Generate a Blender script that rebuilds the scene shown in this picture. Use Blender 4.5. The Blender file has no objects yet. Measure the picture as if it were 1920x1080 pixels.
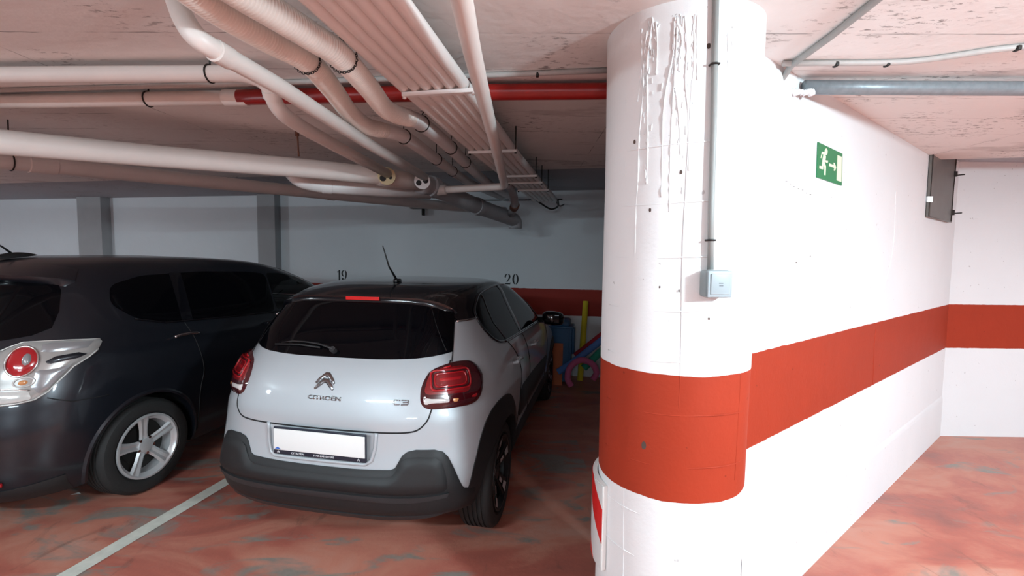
import bpy, bmesh, math, random
import numpy as np
from mathutils import Vector, Matrix
from mathutils.geometry import delaunay_2d_cdt
random.seed(7)
SC = bpy.context.scene
COL = SC.collection
PI = math.pi
R2 = math.radians
# ------------------------------------------------------------------ materials
def new_mat(name):
    m = bpy.data.materials.new(name); m.use_nodes = True
    return m, m.node_tree.nodes, m.node_tree.links, m.node_tree.nodes['Principled BSDF']
def mat(name, col, rough=.5, metal=0., coat=0., spec=.5, noise=0., nscale=40., bump=0., emit=None, estr=0., trans=0., coat_r=.05):
    m, N, L, b = new_mat(name)
    b.inputs['Base Color'].default_value = (*col, 1); b.inputs['Roughness'].default_value = rough
    b.inputs['Metallic'].default_value = metal; b.inputs['Coat Weight'].default_value = coat
    b.inputs['Coat Roughness'].default_value = coat_r
    b.inputs['Specular IOR Level'].default_value = spec; b.inputs['Transmission Weight'].default_value = trans
    if emit: b.inputs['Emission Color'].default_value = (*emit, 1); b.inputs['Emission Strength'].default_value = estr
    tc = N.new('ShaderNodeTexCoord'); nz = N.new('ShaderNodeTexNoise'); nz.inputs['Scale'].default_value = nscale
    nz.inputs['Detail'].default_value = 4
    L.new(tc.outputs['Object'], nz.inputs['Vector'])
    if noise:
        mx = N.new('ShaderNodeMix'); mx.data_type = 'RGBA'; mx.blend_type = 'MIX'
        mx.inputs['A'].default_value = (*[c*(1-noise) for c in col], 1); mx.inputs['B'].default_value = (*[min(1, c*(1+noise)) for c in col], 1)
        L.new(nz.outputs['Fac'], mx.inputs['Factor']); L.new(mx.outputs['Result'], b.inputs['Base Color'])
    if bump:
        bp = N.new('ShaderNodeBump'); bp.inputs['Strength'].default_value = bump; bp.inputs['Distance'].default_value = .01
        L.new(nz.outputs['Fac'], bp.inputs['Height']); L.new(bp.outputs['Normal'], b.inputs['Normal'])
    return m
def math_node(N, L, op, a, b=None, c=None):
    n = N.new('ShaderNodeMath'); n.operation = op
    for i, v in enumerate((a, b, c)):
        if v is None: continue
        if isinstance(v, (int, float)): n.inputs[i].default_value = v
        else: L.new(v, n.inputs[i])
    return n.outputs[0]
def mix(N, L, f, A, B):
    n = N.new('ShaderNodeMix'); n.data_type = 'RGBA'
    for s, v in (('Factor', f), ('A', A), ('B', B)):
        if isinstance(v, tuple): n.inputs[s].default_value = (*v, 1)
        elif isinstance(v, (int, float)): n.inputs[s].default_value = v
        else: L.new(v, n.inputs[s])
    return n.outputs['Result']
def noise(N, L, vec, scale, detail=4, rough=.55, dist=0.):
    n = N.new('ShaderNodeTexNoise'); n.inputs['Scale'].default_value = scale; n.inputs['Detail'].default_value = detail
    n.inputs['Roughness'].default_value = rough; n.inputs['Distortion'].default_value = dist
    L.new(vec, n.inputs['Vector']); return n.outputs['Fac']
def mapping(N, L, vec, scale=(1,1,1), rot=(0,0,0), loc=(0,0,0)):
    n = N.new('ShaderNodeMapping'); n.inputs['Scale'].default_value = scale; n.inputs['Rotation'].default_value = rot; n.inputs['Location'].default_value = loc
    L.new(vec, n.inputs['Vector']); return n.outputs['Vector']
def ramp(N, L, f, stops, interp='LINEAR'):
    n = N.new('ShaderNodeValToRGB'); n.color_ramp.interpolation = interp
    while len(n.color_ramp.elements) < len(stops): n.color_ramp.elements.new(.5)
    for e, (p, c) in zip(n.color_ramp.elements, stops): e.position = p; e.color = (*c, 1)
    L.new(f, n.inputs['Fac']); return n.outputs['Color']
def wall_mat(name, white, band, z0, z1, marks=True, bump=.25):
    m, N, L, b = new_mat(name)
    g = N.new('ShaderNodeNewGeometry').outputs['Position']
    sx = N.new('ShaderNodeSeparateXYZ'); L.new(g, sx.inputs[0]); z = sx.outputs['Z']
    wob = math_node(N, L, 'MULTIPLY', math_node(N, L, 'SUBTRACT', noise(N, L, g, 14, 4), .5), .010)
    zz = math_node(N, L, 'ADD', z, wob)
    inb = math_node(N, L, 'MULTIPLY', math_node(N, L, 'GREATER_THAN', zz, z0), math_node(N, L, 'LESS_THAN', zz, z1))
    n1 = noise(N, L, g, 3.0, 5)
    wc = mix(N, L, n1, tuple(c*.94 for c in white), white)
    if marks:
        sp = noise(N, L, g, 34, 2); spm = math_node(N, L, 'GREATER_THAN', sp, .745)
        wc = mix(N, L, math_node(N, L, 'MULTIPLY', spm, .5), wc, (.30, .28, .27))
    bc = mix(N, L, noise(N, L, g, 5, 5), tuple(c*.85 for c in band), band)
    if marks:
        sp2 = math_node(N, L, 'GREATER_THAN', noise(N, L, g, 27, 2), .75)
        bc = mix(N, L, math_node(N, L, 'MULTIPLY', sp2, .5), bc, tuple(c*.35 for c in band))
    L.new(mix(N, L, inb, wc, bc), b.inputs['Base Color'])
    b.inputs['Roughness'].default_value = .62; b.inputs['Specular IOR Level'].default_value = .25
    h = math_node(N, L, 'ADD', math_node(N, L, 'MULTIPLY', noise(N, L, g, 6, 6), .7), math_node(N, L, 'MULTIPLY', noise(N, L, g, 60, 3), .12))
    bp = N.new('ShaderNodeBump'); bp.inputs['Strength'].default_value = bump; bp.inputs['Distance'].default_value = .02
    L.new(h, bp.inputs['Height']); L.new(bp.outputs['Normal'], b.inputs['Normal'])
    return m
def floor_mat():
    m, N, L, b = new_mat('worn_red_floor_paint')
    g = N.new('ShaderNodeNewGeometry').outputs['Position']
    v = mapping(N, L, g, (.8, 1.7, 1), (0, 0, R2(-32)))
    n1 = noise(N, L, v, 1.25, 5, .6, 1.0); n2 = noise(N, L, mapping(N, L, g, (1.0, 2.3, 1), (0, 0, R2(-24))), 1.7, 5, .6, .9); n3 = noise(N, L, g, 30, 4, .6)
    red = ramp(N, L, n1, [(.28, (.28, .100, .080)), (.44, (.42, .125, .090)), (.56, (.50, .20, .14)), (.70, (.50, .27, .21))])
    grey = mix(N, L, n3, (.19, .165, .145), (.30, .26, .225))
    sx = N.new('ShaderNodeSeparateXYZ'); L.new(g, sx.inputs[0])
    wear = math_node(N, L, 'ADD', n2, math_node(N, L, 'MULTIPLY', math_node(N, L, 'LESS_THAN', sx.outputs['X'], .6), .06))
    f = ramp(N, L, wear, [(.585, (0, 0, 0)), (.67, (1, 1, 1))])
    c = mix(N, L, f, red, grey)
    st = ramp(N, L, noise(N, L, mapping(N, L, g, (2, .7, 1), (0, 0, R2(20)), (3, 5, 0)), 2.6, 6, .7, .8), [(.60, (0, 0, 0)), (.72, (1, 1, 1))])
    c = mix(N, L, math_node(N, L, 'MULTIPLY', st, .55), c, (.10, .055, .045))
    L.new(c, b.inputs['Base Color'])
    L.new(ramp(N, L, n1, [(.3, (.30,)*3), (.7, (.52,)*3)]), b.inputs['Roughness'])
    bp = N.new('ShaderNodeBump'); bp.inputs['Strength'].default_value = .15; bp.inputs['Distance'].default_value = .01
    L.new(n3, bp.inputs['Height']); L.new(bp.outputs['Normal'], b.inputs['Normal'])
    return m
def ceil_mat(name, col, seam=True):
    m, N, L, b = new_mat(name)
    g = N.new('ShaderNodeNewGeometry').outputs['Position']
    c = mix(N, L, noise(N, L, g, 2.2, 6, .6), tuple(x*.88 for x in col), col)
    # chipped plaster: dark speckles that cluster along the board joints
    cl = ramp(N, L, noise(N, L, g, 1.6, 4), [(.50, (0,)*3), (.62, (1,)*3)])
    sp = ramp(N, L, noise(N, L, mapping(N, L, g, (1, 2.6, 1)), 17, 5, .7), [(.57, (0,)*3), (.63, (1,)*3)])
    pt = ramp(N, L, noise(N, L, mapping(N, L, g, (.7, 2.0, 1), (0, 0, R2(-25))), 1.5, 6, .65), [(.60, (0,)*3), (.66, (1,)*3)])
    c = mix(N, L, math_node(N, L, 'MULTIPLY', pt, .38), c, (.36, .32, .30))
    c = mix(N, L, math_node(N, L, 'MULTIPLY', math_node(N, L, 'MULTIPLY', cl, sp), .75), c, (.10, .085, .08))
    h = noise(N, L, g, 11, 6)
    if seam:
        r = mapping(N, L, g, (1, 1, 1), (0, 0, .02))
        s = N.new('ShaderNodeSeparateXYZ'); L.new(r, s.inputs[0])
        def line(sock, step, off, wid):
            fr = math_node(N, L, 'FRACT', math_node(N, L, 'ADD', math_node(N, L, 'DIVIDE', math_node(N, L, 'ADD', sock, math_node(N, L, 'MULTIPLY', noise(N, L, g, 7, 3), .016)), step), off))
            return math_node(N, L, 'LESS_THAN', math_node(N, L, 'ABSOLUTE', math_node(N, L, 'SUBTRACT', fr, .5)), wid/step)
        ln = math_node(N, L, 'MAXIMUM', line(s.outputs['Y'], .33, .2, .0032), line(s.outputs['X'], 2.6, .30, .003))
        br = ramp(N, L, noise(N, L, g, 5, 4), [(.42, (0,)*3), (.58, (1,)*3)])
        c = mix(N, L, math_node(N, L, 'MULTIPLY', math_node(N, L, 'MULTIPLY', ln, br), .85), c, tuple(x*.32 for x in col))
        h = math_node(N, L, 'SUBTRACT', h, math_node(N, L, 'MULTIPLY', ln, .4))
    L.new(c, b.inputs['Base Color']); b.inputs['Roughness'].default_value = .8
    bp = N.new('ShaderNodeBump'); bp.inputs['Strength'].default_value = .3; bp.inputs['Distance'].default_value = .015
    L.new(h, bp.inputs['Height']); L.new(bp.outputs['Normal'], b.inputs['Normal'])
    return m
def glass_mat():
    m, N, L, b = new_mat('clear_window_glass'); N.remove(b)
    t = N.new('ShaderNodeBsdfTransparent'); t.inputs['Color'].default_value = (.84, .88, .87, 1); g = N.new('ShaderNodeBsdfGlossy'); g.inputs['Roughness'].default_value = .02
    f = N.new('ShaderNodeFresnel'); x = N.new('ShaderNodeMixShader'); L.new(f.outputs[0], x.inputs[0]); L.new(t.outputs[0], x.inputs[1]); L.new(g.outputs[0], x.inputs[2])
    L.new(x.outputs[0], N['Material Output'].inputs['Surface']); return m
WHITE = (.80, .82, .83); RED = (.37, .036, .012)
M = dict(
    wall_r=wall_mat('white_wall_red_band', WHITE, RED, .842, 1.25),
    wall_b=wall_mat('bluish_wall_red_band', (.80, .85, .88), (.36, .035, .022), .84, 1.205, False),
    column=wall_mat('white_column_red_band', (.82, .82, .82), RED, .830, 1.258),
    pilaster=mat('grey_pilaster_paint', (.40, .41, .42), .8, noise=.1, nscale=5, bump=.2),
    floor=floor_mat(),
    ceil=ceil_mat('pink_white_ceiling', (.84, .825, .805)), recess=ceil_mat('blue_grey_ceiling', (.42, .45, .49), False),
    line=mat('worn_white_line', (.62, .62, .55), .55, noise=.25, nscale=16),
    pipe=mat('white_pipe_paint', (.76, .71, .67), .42, noise=.06, nscale=9, bump=.06),
    pipe2=mat('off_white_drain_pipe', (.76, .75, .74), .4, noise=.08, nscale=6, bump=.06),
    pipeg=mat('grey_drain_pipe', (.42, .43, .45), .45, noise=.12, nscale=8, bump=.08),
    hose=mat('cream_hose', (.76, .73, .68), .48, noise=.05, nscale=12),
    redpipe=mat('red_sprinkler_paint', (.34, .014, .011), .35, noise=.25, nscale=14, bump=.08),
    galv=mat('galvanised_grey', (.22, .255, .275), .42, .25, noise=.25, nscale=40, bump=.15),
    cable=mat('dull_conduit', (.42, .39, .37), .55, noise=.1),
    conduit=mat('grey_conduit', (.30, .31, .30), .5, noise=.06),
    tray=mat('white_conduit', (.80, .76, .73), .38, noise=.04, nscale=9),
    barm=mat('white_steel_bar', (.82, .80, .78), .4),
    dark=mat('dark_steel', (.035, .032, .03), .5, .6), rust=mat('rusty_clamp', (.16, .07, .045), .7, .2, noise=.4, nscale=30),
    brass=mat('yellowed_plastic', (.62, .52, .30), .5), hole=mat('dark_hole', (.02, .02, .02), .8),
    silver=mat('silver_car_paint', (.50, .54, .57), .48, .25, coat=1., noise=.015, nscale=600),
    gloss=mat('black_gloss_paint', (.004, .004, .006), .14, coat=.6, spec=.35),
    glass=mat('tinted_glass', (.002, .002, .003), .05, spec=.14),
    plastic=mat('black_rough_plastic', (.010, .010, .011), .55, noise=.15, nscale=300, bump=.05),
    plastic2=mat('grey_black_plastic', (.022, .022, .024), .45), seam=mat('dark_gap', (.006, .006, .007), .7),
    chrome=mat('chrome', (.75, .75, .76), .12, 1.), tyre=mat('tyre_rubber', (.014, .014, .014), .75, noise=.2, nscale=60, bump=.1),
    alloy=mat('alloy_rim', (.62, .63, .64), .30, .45), darkalloy=mat('black_rim', (.012, .012, .013), .35, .3),
    lamp=mat('dark_red_lens', (.21, .004, .007), .08, coat=1.), lampr=mat('bright_red_lens', (.62, .008, .012), .12, coat=1.),
    lampd=mat('smoked_lens', (.050, .004, .007), .08, coat=1.),
    lampm=mat('mid_red_lens', (.38, .007, .012), .1, coat=1.), rev=mat('clear_lens', (.66, .62, .60), .12, coat=1.), amber=mat('amber_lens', (.62, .26, .10), .15, coat=1.),
    brake=mat('third_brake_lens', (.62, .012, .012), .2, coat=1., emit=(1, .02, .01), estr=.02),
    plate=mat('white_plate', (.86, .87, .85), .4), blue=mat('plate_blue', (.02, .12, .55), .4), frame=mat('plate_frame_navy', (.015, .02, .035), .35),
    letter=mat('white_lettering', (.72, .74, .76), .4), badge=mat('dark_chrome', (.33, .33, .34), .18, 1.),
    navy=mat('dark_blue_grey_paint', (.012, .014, .020), .30, .35, coat=.45, noise=.02, nscale=500),
    clear=mat('clear_silver_lens', (.40, .39, .375), .16, .25, coat=1.), clear2=mat('grey_lens', (.30, .30, .31), .2, .3, coat=1.), white_lens=mat('white_lens', (.60, .59, .57), .15, .1, coat=1.),
    sign=mat('sign_green', (.018, .20, .075), .4), sign2=mat('sign_cream', (.80, .83, .62), .45),
    switch=mat('grey_switch', (.25, .30, .31), .45), switch2=mat('light_grey_key', (.35, .41, .44), .4), print_=mat('grey_print', (.10, .11, .12), .5),
    panel=mat('dark_sheet_metal', (.15, .142, .13), .40, .3, noise=.25, nscale=6),
    stencil=mat('black_stencil_paint', (.010, .012, .016), .6), hwhite=mat('white_board', (.80, .80, .78), .35, noise=.05), hred=mat('hazard_red', (.66, .025, .02), .35),
    bluep=mat('blue_plastic', (.035, .125, .26), .4), orange=mat('orange_board', (.55, .12, .03), .6, noise=.15, nscale=12),
    ny=mat('yellow_foam', (.72, .60, .03), .85), nr=mat('red_foam', (.42, .02, .04), .85), nb=mat('blue_foam', (.10, .22, .55), .85), npk=mat('pink_foam', (.62, .14, .30), .85), ng=mat('green_foam', (.03, .30, .20), .85),
    clearglass=glass_mat(),
    paper=mat('white_paper', (.75, .74, .72), .7),
)
# ------------------------------------------------------------------ mesh helpers
def link(name, me, m=None, parent=None, smooth=True):
    o = bpy.data.objects.new(name, me); COL.objects.link(o)
    if m is not None: me.materials.append(m)
    if parent is not None: o.parent = parent
    if smooth:
        for p in me.polygons: p.use_smooth = True
    return o
def tag(o, label, cat, group=None, kind=None):
    o['label'] = label
    if cat: o['category'] = cat
    if group: o['group'] = group
    if kind: o['kind'] = kind
    return o
def struct(o, label=None):
    o['kind'] = 'structure'
    if label: o['label'] = label
    return o
def thing(name, label, cat, loc=(0, 0, 0), rz=0, group=None):
    o = bpy.data.objects.new(name, None); COL.objects.link(o); o.location = loc; o.rotation_euler = (0, 0, rz); o.empty_display_size = .1
    return tag(o, label, cat, group)
class MB:
    def __init__(s): s.v = []; s.f = []
    def add(s, v, f):
        k = len(s.v); s.v += [tuple(map(float, p)) for p in v]; s.f += [tuple(i+k for i in q) for q in f]; return s
    def mesh(s, name):
        me = bpy.data.meshes.new(name); me.from_pydata(s.v, [], s.f); me.update()
        bm = bmesh.new(); bm.from_mesh(me); bmesh.ops.recalc_face_normals(bm, faces=bm.faces); bm.to_mesh(me); bm.free()
        return me
    def obj(s, name, m, parent=None, smooth=True, angle=None):
        me = s.mesh(name); o = link(name, me, m, parent, smooth)
        if smooth and angle is not None:
            sharp_edges(me, angle)
        return o
def sharp_edges(me, angle):
    bm = bmesh.new(); bm.from_mesh(me)
    for e in bm.edges:
        if len(e.link_faces) == 2 and e.calc_face_angle(0) > angle: e.smooth = False
    bm.to_mesh(me); bm.free()
def frames(pts):
    P_ = [Vector(p) for p in pts]; T = []
    for i in range(len(P_)):
        a = P_[max(i-1, 0)]; b = P_[min(i+1, len(P_)-1)]; T.append((b-a).normalized())
    up = Vector((0, 0, 1)) if abs(T[0].z) < .9 else Vector((1, 0, 0))
    n = (up - T[0]*up.dot(T[0])).normalized(); out = []
    for i, t in enumerate(T):
        if i: n = (n - t*n.dot(t)); n = n.normalized() if n.length > 1e-6 else out[-1][1]
        out.append((t, n, t.cross(n)))
    return P_, out
def tube(mb, pts, r, seg=16, caps=True, closed=False, flat=1.):
    if closed:
        pts = list(pts); P_ = [Vector(p) for p in pts]; nP = len(P_); F = []
        T = [(P_[(i+1) % nP]-P_[i-1]).normalized() for i in range(nP)]
        up = Vector((0, 0, 1)) if abs(T[0].z) < .9 else Vector((1, 0, 0)); n = (up-T[0]*up.dot(T[0])).normalized()
        for t in T:
            n = (n-t*n.dot(t)).normalized(); F.append((t, n, t.cross(n)))
    else: P_, F = frames(pts)
    rs = r if isinstance(r, (list, tuple)) else [r]*len(P_)
    V = []; Q = []
    for p, (t, n, b), rr in zip(P_, F, rs):
        for j in range(seg):
            a = 2*PI*j/seg; V.append(p + n*(math.cos(a)*rr*flat) + b*(math.sin(a)*rr))
    L = len(P_)
    for i in range(L if closed else L-1):
        i2 = (i+1) % L
        for j in range(seg):
            k = (j+1) % seg; Q.append((i*seg+j, i*seg+k, i2*seg+k, i2*seg+j))
    if caps and not closed:
        Q.append(tuple(range(seg))); Q.append(tuple((L-1)*seg+j for j in range(seg)))
    return mb.add(V, Q)
def smooth_path(pts, n=8):
    P_ = [np.array(p, float) for p in pts]; out = []
    for i in range(len(P_)-1):
        p0 = P_[max(i-1, 0)]; p1 = P_[i]; p2 = P_[i+1]; p3 = P_[min(i+2, len(P_)-1)]
        for k in range(n):
            t = k/n; out.append(.5*((2*p1)+(-p0+p2)*t+(2*p0-5*p1+4*p2-p3)*t*t+(-p0+3*p1-3*p2+p3)*t**3))
    out.append(P_[-1]); return [tuple(p) for p in out]
def round_path(pts, rad, n=6):
    P_ = [Vector(p) for p in pts]; out = [P_[0]]
    for i in range(1, len(P_)-1):
        a, b, c = P_[i-1], P_[i], P_[i+1]; d1 = min(rad, (a-b).length*.48); d2 = min(rad, (c-b).length*.48)
        s = b+(a-b).normalized()*d1; e = b+(c-b).normalized()*d2
        for k in range(n+1):
            t = k/n; out.append(s*(1-t)**2+b*2*t*(1-t)+e*t*t)
    out.append(P_[-1]); return out
def box(mb, c, s, M3=None):
    V = []
    for z in (-1, 1):
        for y in (-1, 1):
            for x in (-1, 1):
                p = Vector((x*s[0]/2, y*s[1]/2, z*s[2]/2)); p = (M3 @ p) if M3 else p; V.append(Vector(c)+p)
    return mb.add(V, [(0, 2, 3, 1), (4, 5, 7, 6), (0, 1, 5, 4), (2, 6, 7, 3), (0, 4, 6, 2), (1, 3, 7, 5)])
def bevel_box(name, c, s, r, m, parent=None, seg=3, rz=0.):
    mb = MB(); box(mb, (0, 0, 0), s); me = mb.mesh(name); bm = bmesh.new(); bm.from_mesh(me)
    bmesh.ops.bevel(bm, geom=bm.edges[:], offset=r, segments=seg, affect='EDGES', profile=.5)
    bm.transform(Matrix.Translation(c) @ Matrix.Rotation(rz, 4, 'Z')); bm.to_mesh(me); bm.free()
    o = link(name, me, m, parent, True); sharp_edges(me, .7); return o
def prism(mb, poly, f, d0, d1):
    # poly: 2-D outline, f(u, v, d) -> 3-D point, d0 back, d1 front
    n = len(poly)
    V = [f(u, v, d0) for u, v in poly]+[f(u, v, d1) for u, v in poly]
    res = delaunay_2d_cdt([Vector(p) for p in poly], [(i, (i+1) % n) for i in range(n)], [], 1, 1e-7)
    k = len(V); V += [f(p.x, p.y, d1) for p in res[0]]; F = [tuple(i+k for i in t) for t in res[2]]
    F += [(i, (i+1) % n, n+(i+1) % n, n+i) for i in range(n)]
    return mb.add(V, F)
def lathe(mb, prof, seg=32, axis='Y', c=(0, 0, 0)):
    V = []; F = []
    for (a, r) in prof:
        for j in range(seg):
            t = 2*PI*j/seg
            if axis == 'Y': V.append((c[0]+r*math.cos(t), c[1]+a, c[2]+r*math.sin(t)))
            elif axis == 'Z': V.append((c[0]+r*math.cos(t), c[1]+r*math.sin(t), c[2]+a))
            else: V.append((c[0]+a, c[1]+r*math.cos(t), c[2]+r*math.sin(t)))
    for i in range(len(prof)-1):
        for j in range(seg):
            k = (j+1) % seg; F.append((i*seg+j, i*seg+k, (i+1)*seg+k, (i+1)*seg+j))
    return mb.add(V, F)
def disc_tube(name, p, d, r, h, m, parent, seg=24):
    mb = MB(); d = Vector(d).normalized(); p = Vector(p); tube(mb, [p, p+d*h], r, seg); return mb.obj(name, m, parent, True, .6)
def text_mesh(s, size, ext=0., bold=0., shear=0., space=1.):
    cu = bpy.data.curves.new('text', 'FONT'); cu.body = s; cu.size = size; cu.extrude = ext; cu.offset = bold; cu.shear = shear; cu.space_character = space
    o = bpy.data.objects.new('text', cu); COL.objects.link(o); bpy.context.view_layer.update()
    dg = bpy.context.evaluated_depsgraph_get(); me = bpy.data.meshes.new_from_object(o.evaluated_get(dg)); bpy.data.objects.remove(o)
    return me
# ------------------------------------------------------------------ the place: axes of the parking bay
TH = .1985
NV = Vector((math.sin(TH), math.cos(TH), 0)); LV = Vector((-math.cos(TH), math.sin(TH), 0))
def W(al, la, z): return NV*al+LV*la+Vector((0, 0, z))
CEIL = 2.45; STEP = 4.33; BACK = 6.40
def slab(name, poly, z0, z1, m):
    mb = MB(); prism(mb, poly, lambda u, v, d: (u, v, d), z0, z1); n = len(poly)
    mb.add([(u, v, z0) for u, v in poly], [tuple(range(n))[::-1]])
    o = mb.obj(name, m, None, False); return struct(o)
def q2(al, la): p = W(al, la, 0); return (p.x, p.y)
f = MB(); f.add([(-16, -9, 0), (9, -9, 0), (9, 12, 0), (-16, 12, 0)], [(0, 1, 2, 3)]); struct(f.obj('floor', M['floor'], None, False), 'red painted concrete floor with worn grey patches')
struct(slab('ceiling', [q2(-8, -10), q2(STEP, -10), q2(STEP, 13), q2(-8, 13)], CEIL, CEIL+.14, M['ceil']), 'pinkish white plastered ceiling with chipped joints')
struct(slab('ceiling_recess', [q2(STEP, -10), q2(7, -10), q2(7, 13), q2(STEP, 13)], CEIL+.10, CEIL+.24, M['recess']), 'blue grey raised strip of ceiling along the back wall')
struct(slab('wall_back', [q2(BACK, -4.5), q2(BACK, 12.3), q2(BACK+.2, 12.3), q2(BACK+.2, -4.5)], 0, 2.6, M['wall_b']), 'pale blue back wall with a dark red band')
struct(slab('wall_left', [q2(-7, 12), q2(-7, 12.2), q2(BACK, 12.2), q2(BACK, 12)], 0, 2.6, M['wall_b']))
struct(slab('wall_rear', [q2(-6.2, -9), q2(-6.2, 12), q2(-6.0, 12), q2(-6.0, -9)], 0, 2.6, M['wall_r']))
DV = Vector((.789, .614, 0)).normalized(); NR = Vector((-DV.y, DV.x, 0)); CR = .8929
def RW(s, z, d=0.): return DV*s+NR*(CR-d)+Vector((0, 0, z))     # point on the right wall, d metres out of it
def r2(s, d): p = RW(s, 0, d); return (p.x, p.y)
struct(slab('wall_right', [r2(1.86, 0), r2(5.846, 0), r2(5.846, -.16), r2(1.86, -.16)], 0, 2.6, M['wall_r']), 'white wall with a red band running from the column to the corner')
struct(slab('wall_far', [(4.05, 4.283), (7.6, 4.283), (7.6, 4.45), (4.05, 4.45)], 0, 2.6, M['wall_r']), 'short white end wall with a red band')
struct(slab('wall_side', [(7.4, -8), (7.6, -8), (7.6, 4.45), (7.4, 4.45)], 0, 2.6, M['wall_r']))
# thickened plaster along the foot of the right wall
mb = MB(); prof = [(0, 0), (.007, 0), (.0065, .345), (.004, .372), (0, .39)]
for s in (1.95, 5.84): pass
V = [RW(s, z, d) for s in (1.95, 5.84) for d, z in prof]; k = len(prof)
mb.add(V, [(i, i+1, k+i+1, k+i) for i in range(k-1)]); struct(mb.obj('baseboard_right', M['wall_r'], None, False), 'thicker white plaster along the foot of the right wall')
# pilasters on the back wall
for la0, la1, dp in ((8.70, 8.21, .16), (5.27, 4.965, .13)):
    struct(slab('wall_pilaster', [q2(BACK-dp, la0), q2(BACK-dp, la1), q2(BACK+.05, la1), q2(BACK+.05, la0)], 0, 2.58, M['pilaster']))
# parking line
mb = MB(); mb.add([W(1.2, 2.685, .003), W(1.2, 2.587, .003), W(6.3, 2.587, .003), W(6.3, 2.685, .003)], [(0, 1, 2, 3)])
struct(mb.obj('parking_line', M['line'], None, False), 'worn white parking line on the red floor')
# ------------------------------------------------------------------ column
CC = Vector((.615, 1.755, 0)); CRAD = .268
def colp(deg, z, off=0.): a = R2(deg); return Vector((CC.x+(CRAD+off)*math.cos(a), CC.y+(CRAD+off)*math.sin(a), z))
mb = MB(); V = []; F = []; nz, ns = 50, 96
for i in range(nz+1):
    z = 2.47*i/nz
    for j in range(ns):
        a = 2*PI*j/ns; rr = CRAD+.0022*math.sin(3*a+z*2)+.0015*math.sin(7*a-z*5)
        V.append((CC.x+rr*math.cos(a), CC.y+rr*math.sin(a), z))
for i in range(nz):
    for j in range(ns): F.append((i*ns+j, i*ns+(j+1) % ns, (i+1)*ns+(j+1) % ns, (i+1)*ns+j))
mb.add(V, F)
rings = [(-117, 2.007), (-116, 1.821), (-115, 1.645), (-113.8, 1.47), (-112.6, 1.302), (-104.3, 1.124), (-103, .948), (-108.9, .765), (-107.8, .608), (-107, .43), (-107, .25)]
for _, z in rings:
    tube(mb, [colp(a, z+.004*math.sin(a*.06), -.0012) for a in range(-165, -40, 3)], .0026, 6)
for seam in ([(-139.2, 1.756), (-138.4, 1.393), (-140.1, 1.13), (-141.6, .801), (-140.6, .528), (-140.4, .2)], [(-103, 2.2), (-104.2, 1.9), (-104.7, 1.666), (-103.5, 1.267), (-105, .997), (-105.5, .832), (-106, .4)], [(-53.1, 1.258), (-55.3, .89)]):
    p = smooth_path([colp(a+random.uniform(-.3, .3), z, -.001) for a, z in seam], 10)
    tube(mb, p, [.0012+.0010*random.random() for _ in p], 6)
column = struct(mb.obj('column', M['column']), 'thick round white column with a red band')
DR = [[(-133.0, 2.407), (-135.5, 2.31), (-135.8, 2.174), (-137.8, 2.038), (-137.7, 1.915), (-138.6, 1.791), (-137.9, 1.576)], [(-129.9, 2.411), (-133.0, 2.29), (-132.5, 2.17), (-131.1, 2.032), (-130.9, 1.885)], [(-127.6, 2.399), (-126.2, 2.315), (-126.4, 2.232)], [(-138.2, 2.39), (-137.6, 2.245), (-140.0, 2.161)], [(-113.5, 2.4), (-113.5, 2.303), (-114.1, 2.205), (-115.0, 2.04), (-114.8, 1.905), (-114.3, 1.79)], [(-115.4, 2.385), (-115.4, 2.288), (-118.9, 2.192), (-120.7, 2.093), (-120.0, 1.839)], [(-113.3, 2.18), (-110.7, 2.104), (-108.3, 1.971)], [(-108.8, 2.396), (-106.7, 2.298), (-107.0, 2.201), (-104.6, 2.102), (-102.5, 1.919)], [(-103.4, 2.393), (-102.0, 2.296), (-102.6, 2.15), (-103.3, 2.019)], [(-100.8, 2.395), (-100.8, 2.312), (-99.2, 2.198)], [(-130.7, 2.417), (-128.1, 2.367), (-125.3, 2.388)], [(-114.1, 2.384), (-110.3, 2.333), (-111.8, 2.252)], [(-150.1, 2.191), (-149.4, 2.048), (-149.4, 1.922)], [(-159.0, 2.168), (-159.2, 1.985)], [(-76.7, 2.362), (-76.3, 2.25)], [(-80.5, 2.344), (-78.4, 2.216)]]
mb = MB()
for q in DR:
    p = smooth_path([colp(a, z, -.001) for a, z in q], 9)
    tube(mb, p, [(.0016+.0040*random.random()**1.5)*(1-.35*i/len(p))*(1.5 if i > len(p)-3 else 1) for i in range(len(p))], 7)
for _ in range(120):     # crust of splashes near the top
    a = random.choice((-134, -131, -114, -110, -104))+random.gauss(0, 2.2); z = 2.41-abs(random.gauss(0, .18))
    tube(mb, [colp(a, z, -.001), colp(a+random.uniform(-.4, .4), z-random.uniform(.006, .03), -.001)], random.uniform(.0010, .0026), 6)
struct(mb.obj('paint_drips', M['column'], column))
mb = MB()
for a, z, s in ((-142.8, 1.358, .010), (-126.7, 1.005, .012), (-127.5, 1.799, .006), (-107.6, 1.915, .006), (-119.0, 1.547, .004), (-106.2, 1.537, .004), (-85.4, 1.448, .004), (-141.3, 2.03, .006), (-93, 2.30, .008)):
    pts = [colp(a+math.degrees(s*(1+.4*random.random())*math.cos(t*PI/4)*.6/CRAD), z+s*(1+.4*random.random())*math.sin(t*PI/4), .0012) for t in range(8)]
    mb.add(pts, [tuple(range(8))])
struct(mb.obj('plaster_chips', mat('chip_dark', (.09, .06, .05), .9), column, False))
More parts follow.
